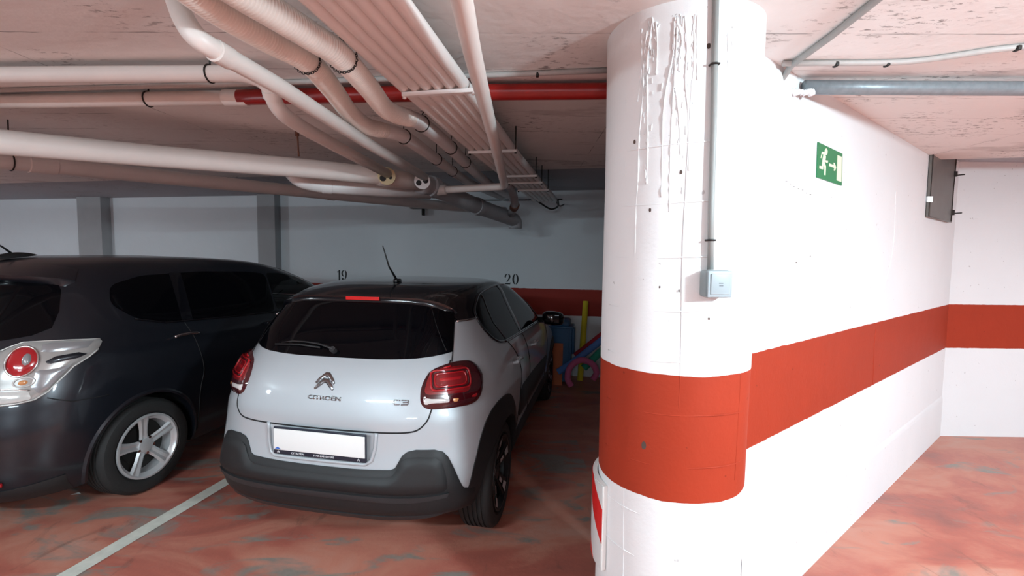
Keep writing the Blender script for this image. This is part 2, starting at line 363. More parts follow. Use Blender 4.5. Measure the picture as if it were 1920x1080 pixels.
# hazard pad wrapped round the column foot
m, N, L, b = new_mat('red_white_hazard_stripes'); g = N.new('ShaderNodeNewGeometry').outputs['Position']
s = N.new('ShaderNodeSeparateXYZ'); L.new(g, s.inputs[0])
dx = math_node(N, L, 'SUBTRACT', s.outputs['X'], CC.x); dy = math_node(N, L, 'SUBTRACT', s.outputs['Y'], CC.y)
ang = math_node(N, L, 'ARCTAN2', dx, dy)
u = math_node(N, L, 'ADD', s.outputs['Z'], math_node(N, L, 'MULTIPLY', ang, -.27*1.0))
fr = math_node(N, L, 'FRACT', math_node(N, L, 'DIVIDE', math_node(N, L, 'ADD', u, .106), .30))
L.new(mix(N, L, math_node(N, L, 'LESS_THAN', fr, .45), (.70, .70, .69), (.66, .02, .02)), b.inputs['Base Color']); b.inputs['Roughness'].default_value = .3
M['hazard'] = m
def arc_sheet(mb, a0, a1, r0, r1, z0, z1, n=24):
    V = []; F = []
    for i in range(n+1):
        a = a0+(a1-a0)*i/n
        for r, z in ((r0, z0), (r1, z0), (r1, z1), (r0, z1)): V.append(colp(a, z, r))
    for i in range(n):
        for j in range(4): F.append((i*4+j, i*4+(j+1) % 4, i*4+4+(j+1) % 4, i*4+4+j))
    F += [(0, 1, 2, 3), tuple(n*4+j for j in (3, 2, 1, 0))]
    mb.add(V, F)
pad = thing('column_pad', 'white foam pad with red hazard stripes wrapped round the column foot', 'bumper pad', colp(-161, .47))
mb = MB(); arc_sheet(mb, -238, -160, .001, .019, .475, .80); o = mb.obj('foam_backing', M['hwhite'], pad, False); o.location = -pad.location
mb = MB(); arc_sheet(mb, -238, -160.6, .0195, .021, .478, .797); o = mb.obj('striped_facing', M['hazard'], pad, False); o.location = -pad.location; o['label'] = 'red and white diagonal hazard stripes'
# light switch with its conduit
def on_col(deg):
    a = R2(deg); out = Vector((math.cos(a), math.sin(a), 0)); return out, Vector((-out.y, out.x, 0))
SW = thing('light_switch', 'square grey surface mounted light switch on the white column', 'switch', colp(-84.5, 1.563))
out, tan = on_col(-84.5); rz = math.atan2(tan.y, tan.x)
bevel_box('switch_box', (0, 0, 0), (.083, .050, .086), .010, M['switch'], SW).matrix_basis = Matrix.Translation(out*.022) @ Matrix.Rotation(rz, 4, 'Z')
bevel_box('bezel', (0, 0, 0), (.080, .008, .083), .0035, M['switch2'], SW).matrix_basis = Matrix.Translation(out*.048) @ Matrix.Rotation(rz, 4, 'Z')
key = bevel_box('rocker', (0, 0, 0), (.064, .009, .066), .003, M['switch2'], SW); key.matrix_basis = Matrix.Translation(out*.0515) @ Matrix.Rotation(rz, 4, 'Z') @ Matrix.Rotation(.05, 4, 'X')
mb = MB(); box(mb, (0, -.0048, .0035), (.014, .001, .0022)); box(mb, (.001, -.0048, -.0045), (.013, .001, .0022)); mb.obj('printed_symbol', M['print_'], key, False)
cond = thing('wall_conduit', 'thin grey conduit running down the column to the light switch', 'conduit', colp(-88, 1.61))
mb = MB(); tube(mb, [colp(-90.6, 2.47, .012), colp(-88.6, 2.05, .012), colp(-88.0, 1.79, .012), colp(-87.2, 1.607, .014)], .0095, 14); o = mb.obj('tube', M['conduit'], cond); o.location = -cond.location
for z, a in ((2.24, -89.6), (1.70, -87.6)):
    mb = MB(); tube(mb, [colp(a-2.6, z, .002), colp(a-2.2, z, .020), colp(a, z, .0235), colp(a+2.2, z, .020), colp(a+2.6, z, .002)], .0032, 8)
    o = mb.obj('clip', M['dark'], cond); o.location = -cond.location
# ------------------------------------------------------------------ exit sign on the right wall
sg = thing('exit_sign', 'green emergency exit sign with a running figure, arrow and doorway', 'sign', RW(2.70, 2.03))
fl = lambda u, v, d: RW(u, v, d)-sg.location
mb = MB(); prism(mb, [(2.529, 2.203), (2.856, 2.195), (2.874, 2.033), (2.537, 2.039)], fl, .001, .006); mb.obj('board', M['sign'], sg, False)
mb = MB()
for P_ in ([(2.63, 2.189), (2.643, 2.185), (2.649, 2.178), (2.648, 2.168), (2.643, 2.16), (2.632, 2.157), (2.622, 2.157), (2.613, 2.163), (2.611, 2.17), (2.613, 2.178), (2.618, 2.183)],
           [(2.578, 2.166), (2.609, 2.167), (2.624, 2.155), (2.632, 2.148), (2.627, 2.131), (2.662, 2.134), (2.659, 2.121), (2.618, 2.123), (2.639, 2.102), (2.64, 2.06), (2.622, 2.059), (2.619, 2.093), (2.603, 2.104), (2.604, 2.084), (2.557, 2.082), (2.557, 2.096), (2.586, 2.097), (2.589, 2.126), (2.597, 2.155), (2.581, 2.154), (2.576, 2.134), (2.565, 2.134)]):
    prism(mb, P_, fl, .006, .0068)
mb.obj('running_figure', M['sign2'], sg, False)
mb = MB(); prism(mb, [(2.679, 2.123), (2.742, 2.122), (2.735, 2.134), (2.750, 2.134), (2.776, 2.115), (2.760, 2.095), (2.744, 2.096), (2.752, 2.109), (2.679, 2.110)], fl, .006, .0068); mb.obj('arrow', M['sign2'], sg, False)
mb = MB(); prism(mb, [(2.785, 2.178), (2.848, 2.178), (2.860, 2.051), (2.793, 2.052)], fl, .006, .0068); mb.obj('doorway', M['sign2'], sg, False)
# ------------------------------------------------------------------ dark metal hatch
ht = thing('metal_hatch', 'dark sheet metal hatch cover high on the white wall by the corner', 'hatch', RW(5.1, 1.985))
fl = lambda u, v, d: RW(u, v, d)-ht.location
mb = MB(); prism(mb, [(4.70, 1.985), (5.50, 1.985), (5.52, 2.545), (4.69, 2.545)], fl, .004, .022); mb.obj('cover_plate', M['panel'], ht, False)
mb = MB(); tube(mb, [fl(4.70, 1.987, .024), fl(5.50, 1.987, .024), fl(5.52, 2.54, .024), fl(4.69, 2.54, .024)], .006, 6, closed=True); mb.obj('folded_rim', M['panel'], ht)
for z in (2.07, 2.40):
    mb = MB(); tube(mb, [fl(5.50, z, .012), fl(5.60, z, .02), fl(5.60, z, .075)], .005, 8); box(mb, fl(5.505, z, .014), (.05, .03, .045)); mb.obj('hinge', M['dark'], ht, True, .6)
mb = MB(); box(mb, fl(4.695, 2.115, .018), (.035, .02, .04)); mb.obj('latch', M['chrome'], ht, False)
# nail holes and a crack on the right wall
mb = MB()
for i in range(7): box(mb, RW(2.20+.045*i+random.uniform(-.01, .01), 1.985-.006*i+random.uniform(-.004, .004), 0), (random.uniform(.004, .02), .003, random.uniform(.002, .006)))
for s_, z in ((2.36, 1.63), (2.52, 1.66)): box(mb, RW(s_, z, 0), (.007, .003, .007))
struct(mb.obj('plaster_cracks', mat('crack_grey', (.25, .22, .20), .9), bpy.data.objects['wall_right'], False))
mb = MB(); tube(mb, smooth_path([RW(3.66, .1, -.001), RW(3.655, .8, -.001), RW(3.65, 1.25, -.001), RW(3.9, 1.7, -.001), RW(3.88, 2.1, -.001)], 6), .0035, 6)
struct(mb.obj('plaster_joint', M['wall_r'], bpy.data.objects['wall_right']))
# ------------------------------------------------------------------ stencilled bay numbers
def crescent(cx, cy, rx, ry, ix, iy, a0, a1, n=16, dx=0.):
    A = [R2(a0+(a1-a0)*i/n) for i in range(n+1)]
    return [(cx+rx*math.cos(a), cy+ry*math.sin(a)) for a in A]+[(cx+dx+ix*math.cos(a), cy+iy*math.sin(a)) for a in A[::-1]]
def bay_number(digits, la_left, height, z0, label):
    t = thing('bay_number', label, 'wall number', W(BACK, la_left, z0), 0, 'stencilled bay numbers on the back wall')
    x = 0.
    for d in digits:
        P_ = []
        if d == '1': P_ = [[(.16, 0), (.32, 0), (.32, 1.0), (.22, 1.0), (.16, .97)], [(.0, .84), (.13, .90), (.13, .80), (.0, .76)]]; w = .46
        if d == '0': P_ = [crescent(.30, .5, .30, .5, .13, .45, 98, 262), crescent(.30, .5, .30, .5, .13, .45, -82, 82)]; w = .72
        if d == '9': P_ = [crescent(.29, .68, .29, .32, .14, .25, 100, 265), [(.29, 1.0), (.45, .96), (.56, .82), (.58, .62), (.54, .32), (.42, .08), (.26, .0), (.08, .05), (.04, .17), (.12, .25), (.22, .20), (.20, .08), (.30, .06), (.40, .22), (.43, .50), (.43, .72), (.40, .90), (.33, .97)]]; w = .72
        if d == '2': P_ = [crescent(.28, .70, .28, .30, .15, .24, 95, 190), [(.30, 1.0), (.46, .95), (.56, .80), (.55, .62), (.42, .42), (.30, .28), (.26, .20), (.18, .22), (.26, .36), (.38, .58), (.40, .78), (.36, .92), (.31, .97)], [(.0, .0), (.54, .0), (.58, .22), (.50, .12), (.14, .12), (.02, .08)]]; w = .74
        mb = MB()
        for q in P_: prism(mb, q, lambda u, v, dd: W(0, 0, 0)-LV*((x+u)*height)+Vector((0, 0, v*height))-NV*dd, .001, .003)
        mb.obj('stencil_digit', M['stencil'], t, False); x += w
    return t
bay_number('19', 4.005, .155, 1.254, 'black stencilled number 19 on the back wall, above the dark car')
bay_number('20', 1.395, .150, 1.252, 'black stencilled number 20 on the back wall, above the silver car')
# ------------------------------------------------------------------ pipes
def pipe(name, label, cat, pts, r, m, group=None, rad=.06, seg=20, couplings=(), rings=(), smooth=False, root=None):
    t = root or thing(name, label, cat, pts[0], 0, group); o0 = Vector(t.location)
    p = smooth_path(pts, 10) if smooth else round_path(pts, rad, 8)
    mb = MB(); tube(mb, [Vector(q)-o0 for q in p], r, seg); mb.obj('pipe_run', m, t)
    for (a, b, k) in couplings:                       # sleeve from a to b
        mb = MB(); A, B = Vector(a)-o0, Vector(b)-o0; tube(mb, [A, A+(B-A)*.04, B-(B-A)*.04, B], [r, r*k, r*k, r], seg); mb.obj('coupling', m, t, True, .6)
    for (c, d, up) in rings:                          # pipe clip hung from the ceiling
        hanger(t, Vector(c)-o0, Vector(d), r, up-0, o0)
    return t
def hanger(t, c, d, r, top, o0, m=None, wire=.004):
    d = d.normalized(); u = Vector((0, 0, 1)); s = d.cross(u).normalized(); u = s.cross(d)
    mb = MB(); tube(mb, [c+(s*math.cos(a)+u*math.sin(a))*(r+.002) for a in [2*PI*i/20 for i in range(20)]], wire, 6, closed=True)
    zt = top-o0.z
    if zt > c.z+r: tube(mb, [c+u*(r), Vector((c.x, c.y, zt))], wire, 6)
    mb.obj('hanger_clip', m or M['dark'], t)
def lerp(a, b, t): return tuple(a[i]+(b[i]-a[i])*t for i in range(3))
X = Vector
# waste pipe along the ceiling that turns down to the drain
D = [(-4.6, 2.20, 2.395), (-2.353, 2.053, 2.392), (-1.654, 2.014, 2.39), (-1.117, 1.98, 2.385), (-1.052, 1.99, 2.365), (-1.028, 2.01, 2.335), (-1.033, 2.04, 2.295), (-1.029, 2.1, 2.263), (-1.023, 2.25, 2.252), (-.985, 2.7, 2.243), (-.894, 3.42, 2.222)]
pipe('waste_pipe', 'white waste pipe under the ceiling that elbows down to the drain at a yellowed plug', 'pipe', D, .033, M['pipe'], None, .05,
     couplings=[((-1.029, 2.012, 2.33), (-1.032, 2.032, 2.305), 1.12)], rings=[((-1.27, 1.99, 2.387), (1, -.06, 0), CEIL)])
# sprinkler line in three paints
t = pipe('white_sleeve_pipe', 'white painted pipe under the ceiling that ends in a collar at the red pipe', 'pipe', [(-4.8, 2.65, 2.40), (-2.802, 2.437, 2.40), (-1.299, 2.32, 2.40)], .034, M['pipe'],
     couplings=[((-1.42, 2.33, 2.40), (-1.30, 2.32, 2.40), 1.17)], rings=[((-1.815, 2.36, 2.40), (1, -.08, 0), CEIL)])
pipe('sprinkler_pipe', 'red pipe crossing behind the hoses and conduits below the ceiling', 'pipe', [(-1.34, 2.318, 2.40), (-.159, 2.208, 2.40), (.36, 2.178, 2.40), (.80, 2.13, 2.40)], .036, M['redpipe'])
pipe('galvanised_pipe', 'shiny grey metal pipe under the ceiling right of the column', 'pipe', [(1.275, 2.098, 2.40), (1.721, 2.092, 2.40), (3.6, 2.05, 2.40)], .030, M['galv'])
mb = MB()
for k_ in range(9): tube(mb, [(1.185+.012*k_, 2.075, 2.366+.006*math.sin(k_*2)), (1.205+.012*k_, 2.068, 2.372)], .012+.003*math.sin(k_), 7)
struct(mb.obj('plaster_collar', M['wall_r'], bpy.data.objects['wall_right']))
# thin cable conduit along the ceiling
t = pipe('cable_conduit', 'thin pale cable conduit along the ceiling left of the column', 'conduit', [(-4.6, 2.60, 2.438), (-2.745, 2.39, 2.438), (-1.24, 2.24, 2.438), (-.093, 2.102, 2.438), (.42, 2.034, 2.438)], .0115, M['cable'], rad=.15, seg=10)
bevel_box('clip', Vector((.10, 2.078, 2.432))-t.location, (.014, .026, .018), .004, M['dark'], t)
t = pipe('cable_conduit', 'thin pale cable conduit clipped along the ceiling above the shiny metal pipe', 'conduit', [(1.09, 1.945, 2.438), (1.568, 1.925, 2.438), (1.70, 1.860, 2.438), (1.83, 1.780, 2.438), (2.3, 1.70, 2.438)], .0115, M['cable'], rad=.15, seg=10)
for c in ((1.30, 1.936, 2.432), (1.50, 1.928, 2.432), (1.86, 1.775, 2.432)):
    bevel_box('clip', Vector(c)-t.location, (.014, .026, .018), .004, M['dark'], t)
pipe('ceiling_cable', 'grey cable conduit running diagonally over the ceiling from the column', 'conduit', [(1.131, 2.03, 2.40), (1.142, 2.015, 2.42), (1.132, 1.963, 2.435), (1.125, 1.704, 2.437), (1.104, 1.472, 2.437), (1.06, 1.0, 2.437), (.95, .1, 2.437)], .0125, M['conduit'], rad=.03, seg=12)
# big drains
t = pipe('drain_main', 'thick white drain pipe crossing the left side into the grey collector', 'pipe', [(-4.2, 1.4, 2.176), (-2.682, 2.3, 2.182), (-2.084, 2.78, 2.205), (-1.315, 3.2, 2.216), (-.923, 3.5, 2.219), (-.70, 3.86, 2.221)], .063, M['pipe'], rad=.12, seg=28, couplings=[((-1.00, 3.44, 2.219), (-.83, 3.66, 2.22), 1.10)])
mb = MB(); o0 = Vector(t.location); q = Vector((-1.407, 3.09, 2.28))-o0
tube(mb, [q, Vector((-1.415, 3.09, 2.45))-o0], .006, 8); tube(mb, [Vector((-1.415, 3.09, 2.41))-o0, Vector((-1.416, 3.09, 2.45))-o0], .013, 8); mb.obj('threaded_hanger', M['rust'], t)
t = pipe('drain_collector', 'grey collector drain sloping down towards the back wall', 'pipe', [(-.76, 3.78, 2.222), (-.696, 3.9, 2.220), (-.379, 4.7, 2.149), (.003, 5.35, 2.07), (.03, 5.39, 2.04), (.03, 5.40, 1.97)], .079, M['pipeg'], rad=.1, seg=28)
o0 = Vector(t.location)
for a, b in (((-.379, 4.7, 2.149), (-.335, 4.775, 2.14)), ((-.70, 3.89, 2.220), (-.66, 3.98, 2.213))):
    mb = MB(); A, B = Vector(a)-o0, Vector(b)-o0; tube(mb, [A, A+(B-A)*.1, B-(B-A)*.1, B], [.079, .089, .089, .079], 28); mb.obj('coupling', M['pipeg'], t, True, .6)
pipe('drain_branch', 'long grey white drain pipe under the ceiling, lowest on the left', 'pipe', [(-4.0, 1.4, 2.17), (-3.214, 2.75, 2.187), (-2.78, 3.7, 2.235), (-1.867, 4.8, 2.255), (-1.014, 5.5, 2.245), (-.10, 6.2, 2.24)], .055, M['pipe2'], rad=.3, seg=24,
     couplings=[((-1.90, 4.76, 2.254), (-1.84, 4.83, 2.256), 1.12), ((-3.10, 3.0, 2.20), (-3.04, 3.13, 2.206), 1.10)], rings=[((-3.13, 2.93, 2.196), (.4, .9, .04), CEIL)])
pipe('drain_elbow', 'white drain elbow joining the collector from below the thick pipe', 'pipe', [(-1.60, 3.40, 2.225), (-1.545, 3.40, 2.17), (-1.44, 3.48, 2.150), (-1.087, 3.65, 2.151), (-.70, 3.93, 2.165)], .052, M['pipe2'], rad=.06, seg=24, couplings=[((-1.42, 3.49, 2.150), (-1.36, 3.52, 2.15), 1.08)])
# slim white waste pipes
t = pipe('waste_pipe', 'white waste pipe running beside the ribbed hoses down to the white plug', 'pipe', [(-1.062, 1.500, 2.437), (-1.008, 1.433, 2.39), (-.93, 1.352, 2.29), (-.889, 1.335, 2.238), (-.866, 1.378, 2.225), (-.824, 1.655, 2.225), (-.765, 2.574, 2.23), (-.672, 3.562, 2.235)], .0295, M['pipe'], rad=.06,
     couplings=[((-.867, 1.378, 2.225), (-.858, 1.44, 2.225), 1.12)])
def plug(parent_label, p, d, r, m, holes):
    t = thing('reducer_plug', parent_label, 'pipe fitting', p, 0, 'reducer plugs on the drain'); d = Vector(d).normalized(); s = d.cross(Vector((0, 0, 1))).normalized(); u = s.cross(d)
    disc_tube('plug_body', (0, 0, 0), d, r, .05, m, t, 28)
    for a, b, hr in holes: disc_tube('port', s*a*r+u*b*r-d*.003, d, hr*r, .006, M['hole'] if m is not M['brass'] else M['brass'], t, 16) if False else disc_tube('port', s*a*r+u*b*r-d*.003, d, hr*r, .006, M['hole'], t, 16)
    return t
vd = Vector((-.2, 1, .12))
plug('yellowed round plug with two holes where a waste pipe meets the drain', (-.905, 3.36, 2.205), vd, .062, M['brass'], ((-.42, -.25, .36), (.42, -.15, .20)))
plug('white round plug with two dark holes on the collector end', (-.690, 3.56, 2.205), vd, .060, M['pipe2'], ((-.42, -.25, .34), (.42, .05, .34)))
t = pipe('waste_pipe', 'bright white waste pipe passing below the conduits, with an elbow to the drain', 'pipe', [(-.16, .5, 2.30), (-.141, 1.058, 2.29), (-.135, 1.216, 2.285), (-.133, 1.463, 2.275), (-.119, 1.888, 2.255), (-.099, 2.502, 2.235), (-.074, 3.561, 2.21), (-.07, 3.78, 2.205), (-.58, 3.91, 2.19), (-.68, 3.93, 2.185)], .029, M['pipe'], rad=.07, seg=24)
o0 = Vector(t.location); mb = MB(); tube(mb, [X((-.55, 3.90, 2.191))-o0, X((-.56, 3.903, 2.19))-o0, X((-.65, 3.925, 2.187))-o0], [.029, .042, .044], 20); mb.obj('coupling', M['pipe'], t, True, .6)
pipe('drain_drop', 'short grey pipe bend with a rusty clamp dropping into the collector', 'pipe', [(-.06, 4.45, 2.33), (-.027, 4.6, 2.315), (.01, 4.72, 2.25), (.022, 4.9, 2.17), (-.03, 5.15, 2.11)], .040, M['pipeg'], rad=.1, couplings=[((.022, 4.87, 2.18), (.010, 4.96, 2.16), 1.2)])
for c in bpy.data.objects['drain_drop'].children:
    if c.name.startswith('coupling'): c.data.materials[0] = M['rust']
# ribbed hoses that run on as smooth pipe
def hose(label, ribs, run, r, chains):
    t = thing('ribbed_hose', label, 'hose', ribs[0], 0, 'ribbed hoses under the ceiling'); o0 = Vector(t.location)
    p = [Vector(q)-o0 for q in smooth_path(ribs, 14)]
    Ls = [0.]
    for a, b in zip(p, p[1:]): Ls.append(Ls[-1]+(b-a).length)
    pitch = .011; n = int(Ls[-1]/pitch*6); pts = []; rs = []
    k = 0
    for i in range(n+1):
        s = Ls[-1]*i/n
        while k < len(Ls)-2 and Ls[k+1] < s: k += 1
        pts.append(p[k].lerp(p[k+1], (s-Ls[k])/max(1e-9, Ls[k+1]-Ls[k]))); fade = min(1, (Ls[-1]-s)/.06)
        rs.append(r+fade*.0032*math.cos(2*PI*s/pitch))
    mb = MB(); tube(mb, pts, rs, 28); mb.obj('ribbed_section', M['hose'], t)
    mb = MB(); tube(mb, [Vector(q)-o0 for q in smooth_path([ribs[-1]]+run, 8)], r*.98, 24); mb.obj('smooth_section', M['pipe2'], t)
    for c, d, top, links in chains:
        c = Vector(c)-o0; d = Vector(d).normalized(); u = Vector((0, 0, 1)); s = d.cross(u).normalized(); u = s.cross(d); mb = MB()
        if links:
            arc = [c+(s*math.cos(a)+u*math.sin(a))*(r+.006) for a in [R2(-200+220*i/22) for i in range(23)]]
            arc += [arc[-1].lerp(Vector(top)-o0, i/8) for i in range(1, 9)]
            for i, (a, b) in enumerate(zip(arc, arc[1:])):
                ax = (b-a).normalized(); q = ax.cross(d).normalized() if i % 2 else ax.cross(ax.cross(d)).normalized(); mid = (a+b)/2; h = (b-a).length*.68
                tube(mb, [mid+ax*(h*math.cos(x))+q*(.0042*math.sin(x)) for x in [2*PI*j/8 for j in range(8)]], .0014, 5, closed=True)
            box(mb, Vector(top)-o0, (.03, .02, .008))
        else:
            tube(mb, [c+(s*math.cos(a)+u*math.sin(a))*(r+.002) for a in [2*PI*i/24 for i in range(24)]], .003, 6, closed=True)
            tube(mb, [c+u*r, Vector(top)-o0], .003, 6)
        mb.obj('hanger_chain' if links else 'hanger_wire', M['dark'], t)
    return t
hose('cream ribbed hose, the left of the pair, beside the white waste pipe',
     [(-.95, .60, 2.28), (-.84, 1.0, 2.285), (-.808, 1.091, 2.288), (-.804, 1.195, 2.290), (-.797, 1.30, 2.293), (-.756, 1.461, 2.295), (-.704, 1.617, 2.295), (-.722, 1.881, 2.295), (-.757, 2.18, 2.295), (-.745, 2.388, 2.29), (-.683, 2.512, 2.30)],
     [(-.621, 2.669, 2.31), (-.568, 3.201, 2.325), (-.485, 3.982, 2.335), (-.42, 4.491, 2.345), (-.30, 5.3, 2.38), (-.14, 6.3, 2.43)], .0385,
     [((-.704, 1.617, 2.295), (-.05, 1, 0), (-.617, 1.70, 2.40), True), ((-.621, 2.669, 2.31), (.1, 1, 0), (-.621, 2.669, 2.44), False), ((-.55, 3.36, 2.327), (.1, 1, 0), (-.55, 3.36, 2.45), False), ((-.50, 3.86, 2.334), (.1, 1, 0), (-.50, 3.86, 2.45), False)])
hose('cream ribbed hose, the right of the pair, next to the white conduits',
     [(-.80, .60, 2.30), (-.752, 1.0, 2.296), (-.724, 1.089, 2.295), (-.692, 1.193, 2.292), (-.657, 1.297, 2.292), (-.616, 1.437, 2.295), (-.577, 1.576, 2.295), (-.571, 1.859, 2.295), (-.578, 2.098, 2.295), (-.555, 2.221, 2.30), (-.506, 2.33, 2.31)],
     [(-.478, 2.446, 2.32), (-.418, 2.937, 2.335), (-.308, 4.078, 2.345), (-.204, 4.816, 2.355), (-.02, 6.3, 2.43)], .0395,
     [((-.575, 1.60, 2.295), (-.05, 1, 0), (-.50, 1.66, 2.44), True), ((-.478, 2.446, 2.32), (.1, 1, 0), (-.458, 2.52, 2.44), False), ((-.405, 3.04, 2.336), (.1, 1, 0), (-.405, 3.10, 2.45), False), ((-.36, 3.52, 2.341), (.1, 1, 0), (-.36, 3.55, 2.45), False)])
# six conduits on hanger bars
pos = ['right edge', 'second from the right', 'third from the right', 'third from the left', 'second from the left', 'left edge']
for i in range(6):
    k = i*.0505
    la = lambda al: .560+.050*min(1, max(0, (al-1.0)/2.2))+.0*al+k-.02*max(0, (1.9-al)/.9)*i/6
    t = thing('white_conduit', 'white conduit lying on the hanger bars, '+('at the %s of the six' % pos[i] if 'edge' in pos[i] else '%s of the six' % pos[i]), 'conduit', W(.3, la(.3), 2.33), 0, 'six white conduits side by side under the ceiling')
    mb = MB(); tube(mb, [W(a, la(a), 2.332)-t.location for a in (.3, 1.0, 1.5, 1.9, 2.5, 3.2, 4.2, 5.0, 5.62)], .0249, 16); mb.obj('pipe_run', M['tray'], t)
bars = ['nearest', 'second nearest', 'third nearest', 'second farthest', 'farthest']
for i, (al, a, b) in enumerate(((1.825, .835, .525), (2.885, .872, .560), (3.78, .872, .565), (4.125, .875, .565), (4.58, .875, .565))):
    t = thing('hanger_bar', 'white steel hanger bar holding up the six conduits, %s of the five' % bars[i], 'bracket', W(al, (a+b)/2, 2.30), 0, 'hanger bars below the conduits')
    o0 = Vector(t.location); mb = MB(); p, q = W(al, a, 2.298)-o0, W(al, b, 2.298)-o0; w = NV*.010; h = Vector((0, 0, .008))
    mb.add([p-w-h, p+w-h, p+w+h, p-w+h, q-w-h, q+w-h, q+w+h, q-w+h], [(0, 1, 2, 3), (4, 7, 6, 5), (0, 4, 5, 1), (1, 5, 6, 2), (2, 6, 7, 3), (3, 7, 4, 0)]); mb.obj('cross_bar', M['barm'], t, False)
    top = CEIL if al < STEP else CEIL+.1
    for la_, dl in ((a, -.004), (b, .0045)):
        mb = MB(); tube(mb, [W(al, la_+(-.008 if la_ == a else .008), 2.285)-o0, W(al, la_+(-.008 if la_ == a else .008), top)-o0], .004, 8); tube(mb, [W(al, la_+(-.008 if la_ == a else .008), 2.282)-o0, W(al, la_+(-.008 if la_ == a else .008), 2.291)-o0], .008, 6); mb.obj('threaded_rod', M['barm'] if al < 2 else M['dark'], t)
t = thing('wall_bracket', 'small dark bracket under the drain pipe high on the back wall', 'bracket', W(6.38, 2.60, 2.30))
bevel_box('shelf', (0, -.05, .03), (.36, .12, .035), .006, M['panel'], t, 2, -TH); bevel_box('arm', (0, -.03, -.03), (.03, .06, .10), .005, M['dark'], t, 2, -TH)
t = thing('loose_cable', 'black cable drooping along the top of the back wall by the conduit ends', 'cable', W(5.65, .75, 2.33))
mb = MB(); tube(mb, smooth_path([W(5.6, .84, 2.33)-t.location, W(5.75, .80, 2.30)-t.location, W(5.9, .70, 2.25)-t.location, W(5.8, .60, 2.27)-t.location, W(5.6, .58, 2.33)-t.location], 8), .011, 8)
tube(mb, smooth_path([W(5.6, .62, 2.34)-t.location, W(6.0, .60, 2.30)-t.location, W(6.39, .58, 2.36)-t.location], 8), .010, 8); mb.obj('cable_run', M['dark'], t)
t = thing('cable_line', 'thin black cable running along the top of the back wall', 'cable', W(6.385, 1.9, 2.43)); mb = MB()
tube(mb, [W(6.385, 1.75, 2.43)-t.location, W(6.385, 1.2, 2.425)-t.location, W(6.385, .6, 2.428)-t.location], .007, 6); mb.obj('cable_run', M['dark'], t)
# ------------------------------------------------------------------ car bodies: stacks of plan curves
def pchip(xs, ys, x):
    n=len(xs)
    if x<=xs[0]: return ys[0]
    if x>=xs[-1]: return ys[-1]
    h=[xs[i+1]-xs[i] for i in range(n-1)]; d=[(ys[i+1]-ys[i])/h[i] for i in range(n-1)]
    def m(i):
        if i==0: return d[0]
        if i==n-1: return d[-1]
        a,b=d[i-1],d[i]
        if a*b<=0: return 0.0
        w1=2*h[i]+h[i-1]; w2=h[i]+2*h[i-1]
        return (w1+w2)/(w1/a+w2/b)
    i=0
    while x>xs[i+1]: i+=1
    t=(x-xs[i])/h[i]
    return ((1+2*t)*(1-t)**2)*ys[i]+t*(1-t)**2*h[i]*m(i)+t*t*(3-2*t)*ys[i+1]+t*t*(t-1)*h[i]*m(i+1)
class Hull:
    # rows: z, xr, w, xf, nr, ar, nf, af
    def __init__(s, rows): s.r=rows; s.zs=[r[0] for r in rows]; s.cols=list(zip(*rows)); s.cache={}
    def par(s,z):
        k=round(z,5)
        if k not in s.cache: s.cache[k]=[pchip(s.zs,s.cols[i],z) for i in range(1,8)]
        return s.cache[k]
    def pt(s,t,z):
        # t in [-pi,pi]; 0 = rear centre, +pi/2 = left side, pi = front centre
        xr,w,xf,nr,ar,nf,af=s.par(z); sg=1 if t>=0 else -1; a=abs(t)
        L=xf-xr
        if ar+af>L: k=L/(ar+af); ar*=k; af*=k
        H=math.pi/2
        if a<1.0:      # rear quarter
            q=(a/1.0)**1.5*H; x=xr+ar-ar*max(math.cos(q),0)**(2/nr); y=w*math.sin(q)**(2/nr)
        elif a<=math.pi-1.0:
            u=(a-1.0)/(math.pi-2.0); x=(xr+ar)*(1-u)+(xf-af)*u; y=w
        else:
            q=((math.pi-a)/1.0)
            q=max(q,0)**1.5*H; x=xf-af+af*max(math.cos(q),0)**(2/nf); y=w*math.sin(q)**(2/nf)
        return (x,sg*y,z)
    def nrm(s,t,z,e=1e-3):
        p=np.array(s.pt(t+e,z))-np.array(s.pt(t-e,z)); q=np.array(s.pt(t,z+e))-np.array(s.pt(t,z-e))
        n=np.cross(p,q); n=-n if n[0]*0+ (np.dot(n,np.array(s.pt(t,z))-np.array([1.2,0,z])))<0 else n
        return n/(np.linalg.norm(n)+1e-12)
    def grid(s,z0,z1,nz=60,nt=120):
        zs=[z0+(z1-z0)*i/(nz-1) for i in range(nz)]
        return np.array([[s.pt(-math.pi+2*math.pi*j/nt,z) for j in range(nt)] for z in zs])
